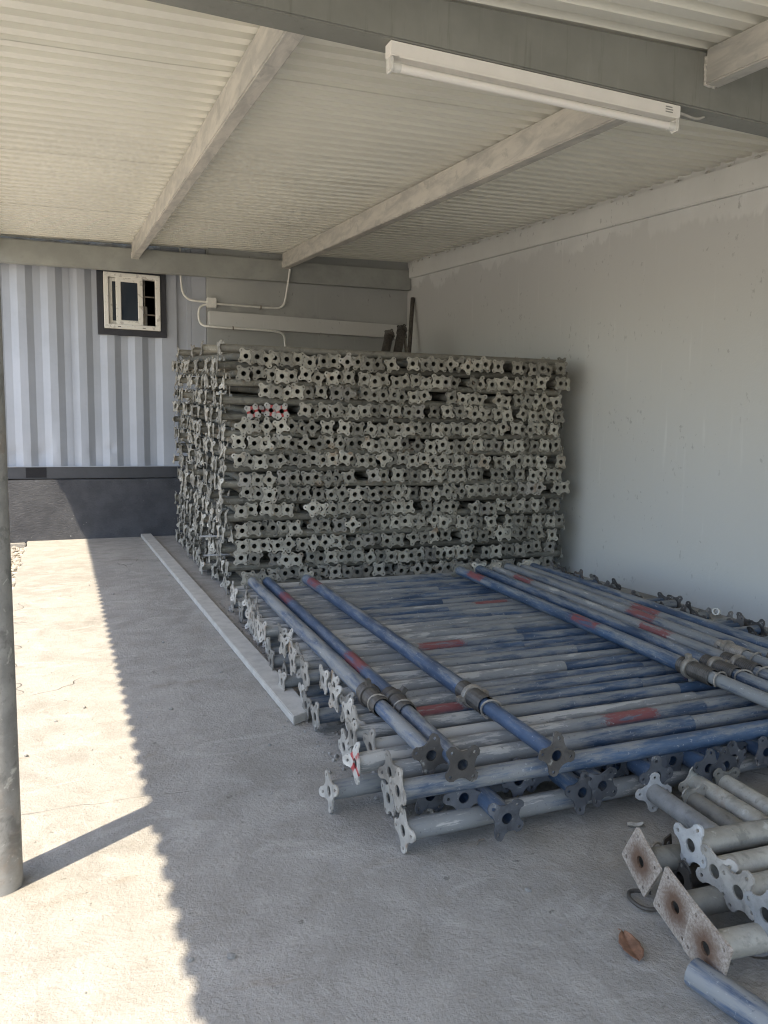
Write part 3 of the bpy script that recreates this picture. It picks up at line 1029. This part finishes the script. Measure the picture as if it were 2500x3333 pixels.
# ------------------------------------------------------------------ conduit on the back wall
cd = empty('conduit_run', (1.5, 8.29, 2.46))
tag(cd, 'thin white electrical conduit with a square junction box on the rear wall', 'conduit')
def cpipe(pts, r=0.0115):
    link('conduit_pipe', rel(polytube('conduit_pipe', smooth_path(pts), r, 10), cd), 'white_plastic', cd)
cpipe([(1.185, 8.345, 3.03), (1.188, 8.345, 2.80), (1.194, 8.345, 2.66), (1.205, 8.34, 2.55), (1.255, 8.325, 2.485), (1.33, 8.31, 2.470), (1.447, 8.30, 2.468)])
cpipe([(1.546, 8.30, 2.455), (1.85, 8.305, 2.455), (2.14, 8.305, 2.455), (2.25, 8.30, 2.462), (2.292, 8.29, 2.52), (2.305, 8.25, 2.66), (2.312, 8.205, 2.76), (2.322, 8.19, 2.865)])
cpipe([(1.447, 8.30, 2.442), (1.40, 8.30, 2.43), (1.362, 8.30, 2.385), (1.362, 8.295, 2.27), (1.395, 8.26, 2.214), (1.47, 8.222, 2.205), (1.9, 8.222, 2.203), (2.17, 8.222, 2.201), (2.265, 8.24, 2.180), (2.292, 8.28, 2.10), (2.292, 8.29, 1.95), (2.292, 8.30, 1.5)])
link('junction_box', rel(box('junction_box', 1.446, 1.548, 8.275, 8.328, 2.412, 2.512, 0.006), cd), 'white_plastic', cd)
link('conduit_clip', rel(box('conduit_clip', 2.02, 2.034, 8.286, 8.328, 2.436, 2.474, 0.002), cd), 'collar_steel', cd)
link('conduit_clip', rel(box('conduit_clip', 1.70, 1.714, 8.206, 8.236, 2.184, 2.222, 0.002), cd), 'collar_steel', cd)

# ------------------------------------------------------------------ the tall stack
YAW = math.radians(4.0)
SX, SY = 1.00, 5.06          # front left corner of the stack on the floor
NROW = 14
ROWZ = [0.122 + 0.1135 * k for k in range(NROW)]
cyw, syw = math.cos(YAW), math.sin(YAW)
def stk(u, v, z):
    """stack coordinates: u along the front face, v into the stack"""
    x = SX + u * cyw + v * syw * 0.25
    y = SY - u * syw + v
    return Vector((x, y, z * (1 + 0.048 * max(0.0, v))))
WID = 2.60
DEP = 2.80

def ordinal(n):
    return '%d%s' % (n, 'th' if 10 <= n % 100 <= 20 else {1: 'st', 2: 'nd', 3: 'rd'}.get(n % 10, 'th'))

front = []        # (row, u, recess, z)
for k in range(NROW):
    u = random.uniform(0.07, 0.14) + (0.06 if k in (10, 11) else 0)
    if k == NROW - 3: u += 0.09
    if k == NROW - 2: u += 0.0
    idx = 0
    while u < WID - 0.02 + random.uniform(-0.05, 0.03):
        rec = random.choice([0, 0.006, 0.014, 0.024, 0.036, 0.05]) + random.random() * 0.008
        if random.random() < 0.05:
            rec += random.uniform(0.08, 0.5)
        front.append([k, u, rec, ROWZ[k] + random.uniform(-0.011, 0.011) + 0.010 * math.sin(u * 2.3 + k * 1.7)])
        st_ = random.choice([0.062, 0.068, 0.074, 0.081, 0.094])
        if random.random() < 0.03:
            st_ += random.uniform(0.03, 0.08)
        u += st_
# alternate the depth of touching neighbours so their plates overlap like shingles
for a, b in zip(front[:-1], front[1:]):
    if a[0] == b[0] and b[1] - a[1] < 0.125 and abs(a[2] - b[2]) < 0.0065:
        b[2] = a[2] + (0.0075 if random.random() < 0.6 or a[2] < 0.008 else -0.0075)
order = sorted(range(len(front)), key=lambda i: front[i][2])
single = set(order[:300])
rank = {}
cnt = {}
for i, f in enumerate(front):
    cnt[f[0]] = cnt.get(f[0], 0) + 1
    rank[i] = cnt[f[0]]

TR = 0.0278
mass_V, mass_F, mass_R, mass_M = [], [], [], []
mass_n = 0
def mass_add(V, F, mat4, rnd, mi=0):
    global mass_n
    V = np.asarray(V)
    W_ = V @ np.array(mat4.to_3x3()).T + np.array(mat4.translation)
    mass_V.append(W_)
    for f in F:
        mass_F.append([i + mass_n for i in f]); mass_M.append(mi)
    mass_R.append(np.full(len(V), rnd))
    mass_n += len(V)

def frame_from(A, B):
    x = (B - A).normalized()
    y = Vector((0, 0, 1)).cross(x).normalized()
    z = x.cross(y)
    m = Matrix((x, y, z)).transposed().to_4x4()
    m.translation = A
    return m

def tube_arr(L, r, seg=10):
    V, F = [], []
    for x in (0.004, L - 0.004):
        for i in range(seg):
            a = 2 * PI * i / seg
            V.append((x, r * math.cos(a), r * math.sin(a)))
    for i in range(seg):
        j = (i + 1) % seg
        F.append((i, seg + i, seg + j, j))
    return np.array(V), F

# a cheap plate for ends that nobody sees closely
SIMPLE_V, SIMPLE_F = plate_arrays(star_outline(3, 0), [], 0.005)
def mass_prop(A, B, r=TR, near=True, far=True):
    m = frame_from(A, B)
    L = (B - A).length
    rnd = random.random()
    V, F = tube_arr(L, r)
    mass_add(V, F, m, rnd, 1)
    def ra():
        return (PI / 4 + random.gauss(0, 0.22)) if random.random() < 0.7 else random.uniform(0, PI / 2)
    if near:
        V, F = STAR_ARR[random.randrange(6)]
        bg_ = random.uniform(1.01, 1.09)
        mass_add(V, F, m @ Matrix.Rotation(ra(), 4, 'X') @ Matrix.Rotation(random.gauss(0, 0.05), 4, 'Y') @ Matrix.Diagonal((1, bg_, bg_, 1)), rnd)
    if far:
        mass_add(SIMPLE_V, SIMPLE_F, m @ Matrix.Translation((L, 0, 0)) @ Matrix.Rotation(ra(), 4, 'X') @ Matrix.Rotation(PI, 4, 'Z'), rnd)

red_rank = {(NROW - 4, j) for j in (1, 2, 3, 4)}
nf = 0
for i, (k, u, rec, z) in enumerate(front):
    A = stk(u, rec, z)
    B = stk(u + random.uniform(-0.02, 0.02), DEP + random.uniform(-0.06, 0.06), z)
    row_top = NROW - k
    isred = (k, rank[i]) in red_rank
    if i not in single and not isred:
        mass_prop(A, B)
        continue
    root = empty('galvanised_prop')
    L = place(root, A, B)
    tb = link('tube', tube_cached(2.80, TR, 'stack_tube', 12), None, root, (0.004, 0, 0))
    tb.scale = ((L - 0.008) / 2.80, 1, 1)
    ra = (PI / 4 + random.gauss(0, 0.13)) if random.random() < 0.62 else random.uniform(0, PI / 2)
    add_plate(root, 0, ra, 'galvanised_red' if isred else ('galvanised' if random.random() < 0.93 else 'cement_plate'), tilt=random.gauss(0, 0.02), big=random.uniform(1.01, 1.09))
    add_plate(root, L, ra, 'galvanised', flip=True)
    lab = 'galvanised steel prop, %s from left in %s front row from top of tall stack' % (ordinal(rank[i]), ordinal(row_top))
    if isred:
        lab = 'red-sprayed galvanised prop, %s from left in %s front row from top of stack' % (ordinal(rank[i]), ordinal(row_top))
    tag(root, lab, 'prop', 'props whose end plates face the front of the tall stack')
    nf += 1

# crosswise layers: their plates make the left side of the stack
for k in range(NROW):
    z = ROWZ[k] - 0.0565
    v = 0.10
    while v < DEP - 0.05:
        jit = random.gauss(0, 0.022)
        if random.random() < 0.10:
            jit += random.uniform(0.02, 0.09)
        if v < 0.5 and random.random() < 0.25:
            jit += 0.06
        A = stk(-0.005 + jit, v, z + random.uniform(-0.005, 0.005))
        B = stk(WID - 0.01 + random.uniform(-0.05, 0.05), v + random.uniform(-0.02, 0.02), z)
        mass_prop(A, B, TR * random.choice([1.0, 1.0, 0.86]))
        v += random.choice([0.062, 0.070, 0.082, 0.10, 0.12])
pile = pyd('stacked_props', np.concatenate(mass_V), mass_F)
at_ = pile.attributes.new('rnd', 'FLOAT', 'POINT')
at_.data.foreach_set('value', np.concatenate(mass_R).astype(np.float32))
pile.materials.append(M['galvanised_pile']); pile.materials.append(M['pile_tube'])
pile.polygons.foreach_set('material_index', mass_M)
po = link('stacked_props', pile)
tag(po, 'mass of galvanised props laid crosswise inside the tall stack', 'props', kind='stuff')

# loose props on top of the stack, crosswise
ztop = ROWZ[-1] + 0.0565
for j, (v, ul, ur, dz, lab) in enumerate((
    (0.14, -0.02, 2.62, 0.0, 'galvanised prop lying crosswise along the front top edge of tall stack'),
    (0.30, 0.03, 2.58, 0.002, 'galvanised prop lying crosswise second from front on top of the stack'),
    (0.62, -0.06, 2.5, 0.004, 'galvanised prop lying crosswise across the middle top of the stack'),
    (1.35, -0.03, 2.4, 0.0, 'galvanised prop lying crosswise further back on top of the stack'),
    (2.35, -0.02, 2.5, 0.0, 'rearmost galvanised prop lying crosswise on top of tall stack'))):
    A = stk(ul, v, ztop + dz); B = stk(ur, v + 0.01, ztop + dz)
    root = empty('galvanised_prop'); L = place(root, A, B)
    tb = link('tube', tube_cached(2.80, TR, 'galvanised', 12), None, root, (0.004, 0, 0)); tb.scale = ((L - 0.008) / 2.80, 1, 1)
    add_plate(root, 0, random.uniform(0.5, 1.0), 'galvanised'); add_plate(root, L, 0.7, 'galvanised', flip=True)
    tag(root, lab, 'prop', 'props lying loose on top of the tall stack')

# ------------------------------------------------------------------ props leaning in the far corner
def simple_prop(name, A, B, r, mat, pmat, label, group, seg=14, plates=(True, True), pr_=(None, None), cat='prop', dust=0.0, red=(None, None)):
    root = empty(name); L = place(root, A, B)
    me = tube_mesh('tube', L - 0.008, r, seg, x0=0.004)
    tb = link('tube', me, mat, root)
    red_props(tb, red[0], red[1], dust)
    if plates[0]:
        add_plate(root, 0, random.uniform(0, 1.57) if pr_[0] is None else pr_[0], pmat)
    if plates[1]:
        add_plate(root, L, random.uniform(0, 1.57) if pr_[1] is None else pr_[1], pmat, flip=True)
    tag(root, label, cat, group)
    return root, L
pole = empty('leaning_pole', (3.60, 7.85, 1.80))
place(pole, (3.585, 7.86, 1.80), (3.752, 8.12, 2.66))
link('tube', tube_mesh('tube', 0.91, 0.024, 14), 'dark_steel', pole)
tag(pole, 'dark steel pole leaning into the far corner of the walls', 'pole')
for (A, B, lab, mt) in (((2.91, 6.95, 1.82), (3.12, 7.30, 2.13), 'dark prop end tilted up behind the stack, left of two', 'dark_plate'),
                        ((3.04, 6.95, 1.82), (3.26, 7.30, 2.19), 'dark prop end tilted up behind the stack, right of two', 'dark_plate')):
    root = empty('tilted_prop'); L = place(root, A, B)
    link('tube', tube_mesh('tube', L - 0.06, 0.044, 16), 'dark_steel', root)
    link('sleeve', tube_mesh('sleeve', 0.07, 0.052, 16, wall=0.006, x0=L - 0.09), mt if mt == 'dark_plate' else 'collar_steel', root)
    add_plate(root, L - 0.012, 0.6, mt)
    tag(root, lab, 'prop', 'tilted props in the far corner')
rod = empty('clamp_rod'); place(rod, (3.20, 7.04, 1.88), (3.28, 7.30, 2.13))
link('rod', tube_mesh('rod', 0.37, 0.016, 12), 'galvanised', rod)
link('clamp_ring', tube_mesh('clamp_ring', 0.035, 0.03, 14, wall=0.008, x0=0.32), 'galvanised', rod)
tag(rod, 'thin grey rod with a clamp ring in the far corner', 'rod')

# two thin rods poking out of the stack's left side
for (A, B, lab) in (((0.93, 5.72, 0.33), (1.08, 5.45, 0.36), 'upper of two thin steel rods sticking out of the stack side'),
                    ((0.94, 5.62, 0.20), (1.09, 5.36, 0.24), 'lower of two thin steel rods sticking out of the stack side')):
    r_ = empty('steel_rod'); L = place(r_, A, B)
    link('rod', tube_mesh('rod', L, 0.008, 10), 'galvanised_bright', r_)
    tag(r_, lab, 'rod', 'thin rods at the side of the stack')

# ------------------------------------------------------------------ the low pile of blue props
Z1, Z2, Z3, Z4 = 0.061, 0.119, 0.177, 0.236
BR = 0.0285

# layer on the floor, crosswise
G1 = 'blue props lying crosswise on the floor under the low pile'
l1 = [(0.69, 2.028), (0.799, 1.744), (0.834, 1.925), (0.837, 2.311), (0.831, 2.607), (0.835, 2.736), (0.86, 2.86), (0.822, 3.038), (0.87, 3.17), (0.85, 3.33), (0.88, 3.47), (0.90, 3.60),
      (0.933, 3.745), (0.90, 3.83), (0.91, 3.98), (0.93, 4.12), (0.92, 4.289), (0.95, 4.43), (0.93, 4.58), (0.96, 4.72)]
l1.sort(key=lambda p: p[1])
for i, (x, y) in enumerate(l1):
    xr = 3.42 + random.uniform(-0.14, 0.12)
    if y < 1.8: xr = 3.05
    simple_prop('blue_prop', (x, y, Z1), (xr, y + random.uniform(-0.04, 0.02), Z1), BR, 'blue_paint', 'cement_plate',
                'blue prop on the floor, %s from the front in the bottom crosswise layer' % ordinal(i + 1), G1, dust=0.07, pr_=(None, random.uniform(0, 1.5)))

# second layer, lengthwise, ends facing the camera
G2 = 'blue props lying lengthwise in the middle of the low pile'
l2 = [(0.901, 1.787), (0.98, 1.741), (1.04, 1.621), (1.115, 1.803), (1.17, 1.776), (1.256, 1.802), (1.262, 1.669), (1.345, 1.661), (1.414, 1.79), (1.474, 1.751), (1.512, 1.651), (1.60, 1.72), (1.647, 1.718), (1.69, 1.637), (1.755, 1.631), (1.839, 1.66),
      (1.93, 1.72), (2.015, 1.658), (2.09, 1.70), (2.19, 1.66), (2.28, 1.71), (2.38, 1.68), (2.50, 1.70), (2.62, 1.67), (2.75, 1.69)]
l2.sort(key=lambda p: p[0])
lastx = -1
for i, (x, y) in enumerate(l2):
    if x - lastx < 0.062:
        x = lastx + 0.062
    lastx = x
    xf = x + 0.13 + max(0.0, x - 1.7) * 0.28
    zz = Z2 - (0.012 if i in (2, 6) else 0)
    simple_prop('blue_prop', (x, y, zz), (xf, 4.25 + random.uniform(-0.05, 0.08), Z2), BR, 'blue_paint_soft' if i % 3 else 'blue_paint', 'blue_plate',
                'blue prop end facing the camera, %s from left in the lengthwise middle layer' % ordinal(i + 1), G2, dust=-0.10)  # negative dust darkens this layer's paint, painting deeper shade into the gaps

# third layer, crosswise: the grille of blue tubes
G3 = 'blue props lying crosswise on top of the low pile'
l3 = [(0.778, 1.735), (0.80, 1.838), (0.735, 1.935), (0.817, 2.023), (0.80, 2.135), (0.837, 2.215)]
y = 2.30
while y < 4.42:
    l3.append((0.855 + 0.02 * (y - 2.3) + random.uniform(-0.045, 0.045), y))
    y += random.choice([0.072, 0.078, 0.084, 0.092, 0.104])
reds = {2: (0.95, None), 5: (0.28, 1.45), 9: (1.5, None), 13: (0.66, None), 21: (1.30, None)}
for i, (x, y) in enumerate(l3):
    xr = 3.02 + random.uniform(-0.1, 0.12)
    rd_ = BR * random.choice([0.95, 0.95, 0.84, 1.0])
    ra, rb = reds.get(i, (None, None))
    A = (x, y, Z3 + random.uniform(-0.004, 0.004)); B = (xr, y + random.uniform(-0.035, 0.02) - 0.03, Z3)
    root = empty('blue_prop'); L = place(root, A, B)
    sp = L * random.uniform(0.42, 0.6)
    t1_ = link('outer_tube', tube_mesh('outer_tube', sp, rd_, 16, x0=0.004), 'blue_paint', root)
    t2_ = link('inner_tube', tube_mesh('inner_tube', L - sp - 0.01, rd_ * random.choice([1.0, 0.86]), 16, x0=sp), 'blue_paint', root)
    dd = random.uniform(-0.04, 0.10)
    red_props(t1_, ra, rb, dd - 0.02, 0.18); red_props(t2_, ra, rb, dd - 0.04, 0.18)
    pm = 'cement_plate' if i != 2 else 'galvanised_red'
    add_plate(root, 0, random.uniform(0, 1.57), pm, tilt=random.gauss(0, 0.05))
    add_plate(root, L, random.uniform(0, 1.57), 'dark_plate', flip=True)
    lab = 'worn blue prop, %s from the front in the top crosswise grille of the low pile' % ordinal(i + 1)
    if i == 2:
        lab = 'worn blue prop with a red-sprayed end plate at the low pile corner'
    tag(root, lab, 'prop', G3)

# loose pin hooks hanging between the front tubes
for (x, y, lab) in ((1.30, 1.80, 'left of two bent steel pins hanging between front blue tubes'), (1.345, 1.795, 'right of two bent steel pins hanging between front blue tubes'),
                    (2.36, 1.98, 'left bent steel pin standing near the ring nuts at right'), (2.42, 1.97, 'right bent steel pin standing near the ring nuts at right')):
    o = link('steel_pin', polytube('steel_pin', smooth_path([(0, 0, 0), (0.002, 0.004, 0.05), (0.008, 0.03, 0.075), (0.012, 0.055, 0.05)]), 0.0045, 8), 'dark_steel', None, (x, y, Z2 + 0.01))
    tag(o, lab, 'pin', 'bent pins')

# top layer, lengthwise, with threaded sleeves and ring nuts
G4 = 'blue props lying lengthwise on top of the low pile'
top = [
    # far end, near end, sleeve distance from near end, reds (from far end), label
    ((1.000, 4.335), (0.894, 1.772), 0.45, (None, None), 'long blue-grey prop on top of the pile, leftmost of all', 'dark_plate', 'd'),
    ((1.083, 4.306), (0.945, 1.690), 0.46, (0.55, 1.72), 'long blue prop with red patches, second from left on the pile', 'dark_plate', 'd'),
    ((1.322, 4.314), (1.211, 1.648), 0.47, (0.22, None), 'long blue prop with red far end, third from left on the pile', 'dark_plate', 'l'),
    ((2.326, 4.264), (2.115, 1.56), 0.52, (0.28, 1.45), 'long blue prop with bright red stripe, leftmost of the right group', 'dark_plate', 'l'),
    ((2.465, 4.251), (2.215, 1.57), 0.50, (None, None), 'long blue prop, second of the right group on the pile', 'dark_plate', 'l'),
    ((2.550, 4.191), (2.318, 1.55), 0.52, (0.40, 1.62), 'long blue prop with red stripe, third of the right group', 'dark_plate', 'l'),
    ((2.690, 4.268), (2.430, 1.60), 0.62, (1.45, None), 'long pale blue prop with red band, fourth of the right group', 'dark_plate', 'l'),
    ((2.760, 4.196), (2.520, 1.62), 0.40, (1.30, None), 'long deep blue prop with faint red, fifth of the right group', 'dark_plate', 'l'),
    ((2.850, 4.212), (2.640, 1.60), 0.40, (None, None), 'long deep blue prop nearest the right wall on the pile', 'dark_plate', 'l'),
]
for i, (fa, ne, sl, rd_, lab, pm, ty) in enumerate(top):
    A = Vector((fa[0], fa[1], Z4 + 0.002)); B = Vector((ne[0], ne[1], Z4 + (0.004 if i < 3 else 0.0)))
    root = empty('blue_prop'); L = place(root, A, B)
    so = L - sl
    m_ = 'blue_paint_soft' if i in (0, 1, 2) else 'blue_paint'
    a_ = link('outer_tube', tube_mesh('outer_tube', so - 0.10, 0.0295, 20, x0=0.004), m_, root)
    red_props(a_, rd_[0], rd_[1], 0.0 if i in (0, 5, 6) else -0.055)
    th = link('threaded_sleeve', THREAD if i != 6 else THREAD2, None, root, (so - 0.10, 0, 0))
    nut = link('ring_nut', COLLAR_D if ty == 'd' else COLLAR, None, root, (so - 0.055 + 0.012 * (i % 3), 0, 0))
    nut.rotation_euler = (random.uniform(0, 3), 0, 0)
    b_ = link('inner_tube', tube_mesh('inner_tube', L - so + 0.06, 0.0238, 18, x0=so - 0.06), m_, root)
    red_props(b_, None, None, -0.06 if i < 3 else 0.03)
    pn = link('pin_loop', PIN, None, root, (so + 0.10 if i >= 2 else so + 0.03, 0, 0))
    pn.rotation_euler = (random.uniform(-0.6, 0.6), 0, random.uniform(-0.3, 0.3))
    add_plate(root, 0, random.uniform(0.4, 1.1), 'galvanised')
    add_plate(root, L, (0.25, 0.85, 0.2)[i] if i < 3 else random.uniform(0, 1.5), pm, flip=True)
    tag(root, lab, 'prop', G4)

# pale cap lying on plate ends by the wall
o = link('ring_washer', tube_mesh('ring_washer', 0.024, 0.018, 16, wall=0.006), 'mortar', None, (2.94, 2.76, Z3 + 0.075))
o.rotation_euler = (0.3, 0.2, 0.5)
tag(o, 'small pale ring washer lying on the plate ends by the wall', 'washer')

# ------------------------------------------------------------------ timber plank on the floor
pk = hexa('timber_plank', [(0.776, 2.695, 0.002), (0.866, 2.745, 0.002), (0.838, 8.30, 0.002), (0.735, 8.30, 0.002),
                           (0.776, 2.695, 0.036), (0.866, 2.745, 0.036), (0.838, 8.30, 0.036), (0.735, 8.30, 0.036)], 0.003)
tag(link('timber_plank', pk, 'timber'), 'long grey dusty timber plank lying on the floor beside the piles', 'plank')

# ------------------------------------------------------------------ loose props at the lower right
GR = 'loose galvanised props at the lower right'
def sq_plate_mesh(seed, side, corner_holes=True):
    h = side / 2
    rd = random.Random(seed)
    outer = []
    cs = [(-h, -h), (h, -h), (h, h), (-h, h)]
    for (x0, y0), (x1, y1) in zip(cs, cs[1:] + cs[:1]):
        for q in (0.03, 0.35, 0.65, 0.97):
            outer.append((x0 + (x1 - x0) * q + rd.uniform(-.0006, .0006), y0 + (y1 - y0) * q + rd.uniform(-.0006, .0006)))
    holes = [circle(0, 0, 0.0135, 16)]
    if corner_holes:
        for sx, sy in ((-1, -1), (1, 1), (1, -1), (-1, 1)):
            holes.append(circle(sx * h * 0.72, sy * h * 0.72, 0.0042, 8))
    V, F = plate_arrays(outer, holes, 0.006)
    return pyd('square_plate', V, F)
sqs = [((1.236, 1.343, 0.098), (2.45, 1.20, 0.070), 0.50, 0.112, 'galvanised prop with a burnt diamond-set square plate, farthest of three', 1),
       ((1.210, 1.202, 0.075), (2.45, 1.09, 0.065), 0.30, 0.118, 'galvanised prop with a burnt square plate, middle of three', 2),
       ((1.171, 1.078, 0.072), (2.45, 0.93, 0.065), 0.22, 0.118, 'galvanised prop with a many-holed square plate, nearest of three', 3)]
for A, B, ra, side, lab, sd in sqs:
    root = empty('square_plate_prop'); L = place(root, A, B)
    link('tube', tube_mesh('tube', L - 0.01, 0.0285, 18, x0=0.005), 'galvanised', root)
    pl_ = link('square_plate', sq_plate_mesh(sd, side), 'burnt_plate', root)
    pl_.rotation_euler = (ra, 0, 0)
    tag(root, lab, 'prop', GR)
sts = [((1.323, 1.278, 0.155), (2.5, 1.195, 0.135), 0.35, 'galvanised prop with bright star plate, farthest of four star plates'),
       ((1.318, 1.201, 0.135), (2.5, 1.125, 0.130), 0.9, 'galvanised prop with star plate, second of four star plates'),
       ((1.310, 1.128, 0.130), (2.5, 1.055, 0.128), 0.45, 'galvanised prop with star plate, third of four star plates'),
       ((1.302, 1.050, 0.128), (2.5, 0.985, 0.126), 0.2, 'galvanised prop with star plate at the right edge, nearest of four')]
for i, (A, B, ra, lab) in enumerate(sts):
    root = empty('galvanised_prop'); L = place(root, A, B)
    link('tube', tube_mesh('tube', L - 0.01, 0.0290, 18, x0=0.004), 'galvanised', root)
    add_plate(root, 0, ra, 'galvanised_bright' if i in (0, 3) else 'cement_plate', variant=i)
    add_plate(root, L, 0.4, 'galvanised', flip=True)
    tag(root, lab, 'prop', GR)
fr = [((1.558, 1.655, 0.072), (1.49, 0.70, 0.062), 0.0, 'galvanised_bright', 'bright scratched galvanised prop pointing away, leftmost of four'),
      ((1.647, 1.590, 0.060), (1.58, 0.70, 0.060), 0.8, 'galvanised', 'short-ended galvanised prop pointing away, second of four'),
      ((1.718, 1.656, 0.074), (1.655, 0.70, 0.062), 0.2, 'galvanised', 'galvanised prop with flaking zinc pointing away, third of four'),
      ((1.805, 1.626, 0.070), (1.74, 0.70, 0.062), 0.7, 'galvanised', 'galvanised prop pointing away at the right edge, last of four')]
for A, B, ra, mt, lab in fr:
    root = empty('galvanised_prop'); L = place(root, A, B)
    link('tube', tube_mesh('tube', L - 0.01, 0.0270, 18, x0=0.004), mt, root)
    add_plate(root, 0, ra, mt)
    tag(root, lab, 'prop', GR)
root = empty('dark_prop'); L = place(root, (1.318, 1.300, 0.062), (2.4, 1.235, 0.06))
link('tube', tube_mesh('tube', L, 0.028, 16, x0=0.004), 'dark_steel', root)
add_plate(root, 0, 0.5, 'dark_plate')
tag(root, 'dark prop half hidden behind the burnt square plates', 'prop', GR)
bp = empty('blue_pipe'); L = place(bp, (1.140, 1.075, 0.031), (1.27, 0.30, 0.031))
tb = link('tube', tube_mesh('tube', L, 0.0295, 24, wall=0.004), 'blue_paint_soft', bp); red_props(tb, None, None, -0.03)
tag(bp, 'open ended pale blue pipe at the lower right corner', 'pipe')
# hook under the square plates and a rusty bracket
hk = link('wire_hook', polytube('wire_hook', smooth_path([(1.275, 1.345, 0.010), (1.235, 1.372, 0.012), (1.205, 1.345, 0.014), (1.212, 1.300, 0.010), (1.25, 1.285, 0.010), (1.31, 1.275, 0.010)]), 0.0048, 10), 'dark_steel')
tag(hk, 'bent steel handle lying under the diamond plate', 'hook')
br_ = empty('steel_bracket', (1.43, 1.46, 0))
V, F = plate_arrays([(-0.028, 0.0), (0.028, 0.0), (0.018, 0.058), (-0.008, 0.066)], [circle(0.0, 0.042, 0.006, 8)], 0.004)
pl_ = link('bracket_plate', pyd('bracket_plate', V, F), 'dark_steel', br_, (0, 0, 0.004)); pl_.rotation_euler = (0, -0.1, 1.75)
link('bracket_arm', polytube('bracket_arm', [(0.0, -0.005, 0.012), (0.16, -0.03, 0.014)], 0.010, 6), 'dark_steel', br_)
link('bracket_ring', polytube('bracket_ring', [(-0.03 + 0.020 * math.cos(a * 0.52), 0.0 + 0.006 * math.sin(a * 0.52), 0.026 + 0.022 * math.sin(a * 0.52)) for a in range(13)], 0.0035, 8), 'collar_steel', br_)
tag(br_, 'rusty triangular bracket with a wire ring behind the star plate', 'bracket')

# ------------------------------------------------------------------ leaf, flakes, twigs, crumbs
def leaf(name, L, Wd, loc, rz, mat, label, curl=0.012):
    V, F = [], []
    nu, nv = 28, 10
    for i in range(nu + 1):
        s = i / nu
        wv = Wd * max(0.02, math.sin(PI * min(1, s * 0.97 + 0.02))) ** 0.62 * (1 + 0.05 * math.sin(s * 23) + 0.04 * math.sin(s * 9 + 1))
        for j in range(nv + 1):
            q = j / nv * 2 - 1
            V.append((L * (s - 0.5), wv * q * 0.5, curl * (q * q) + 0.25 * curl * math.sin(s * 7) + 0.004 + curl * 0.6 * (s - 0.5) ** 2 * 4 - 0.003 * math.exp(-(q * 6) ** 2)))
    for i in range(nu):
        for j in range(nv):
            a = i * (nv + 1) + j
            F.append((a, a + nv + 1, a + nv + 2, a + 1))
    me = pyd(name, V, F, True)
    o = link(name, me, mat, None, loc)
    o.rotation_euler = (0, 0, rz)
    md = o.modifiers.new('thickness', 'SOLIDIFY'); md.thickness = 0.0008
    link('leaf_stalk', polytube('leaf_stalk', [(L * 0.46, 0, 0.004), (L * 0.56, 0.002, 0.006), (L * 0.66, 0.006, 0.003)], 0.0011, 6), mat, o)
    tag(o, label, 'leaf')
    return o
leaf('dry_leaf', 0.092, 0.046, (1.101, 1.212, 0.002), math.radians(70), 'dead_leaf', 'curled brown dry leaf lying on the concrete floor', 0.0035)
leaf('pale_leaf', 0.046, 0.020, (1.465, 1.617, 0.002), math.radians(-20), 'pale_leaf', 'pale grey dried leaf beside the loose props', 0.006)
tw = [((1.36, 1.537), 0.035, 0.4, 'short dark twig on the floor left of the bright prop'), ((1.60, 1.80), 0.03, 2.4, 'short dark twig beneath the front blue plates'),
      ((1.00, 1.70), 0.035, 0.5, 'flat splinter beside the frontmost floor prop')]
for (p, L_, a, lab) in tw:
    o = link('twig', polytube('twig', [(0, 0, 0), (L_ * 0.5, 0.004, 0.003), (L_, -0.002, 0.001)], 0.0022, 6), 'twig', None, (p[0], p[1], 0.004))
    o.rotation_euler = (0, 0, a)
    tag(o, lab, 'twig')
def reg_crumb(rs):
    m = rs.random()
    if m < 0.5:
        y = rs.uniform(1.9, 5.0); return (0.90 + rs.normal(0, 0.06), y)
    if m < 0.62:
        return (0.86 + rs.normal(0, 0.04), 2.35 + rs.normal(0, 0.10))
    return (rs.uniform(-0.6, 2.4), rs.uniform(0.7, 6.0))
c_ = scatter_stones('floor_crumbs', 520, reg_crumb, 0.002, 0.010, 0.0, 11, 'mud_crumb')
tag(c_, 'scattered mortar crumbs and grit on the floor', 'crumbs', kind='stuff')
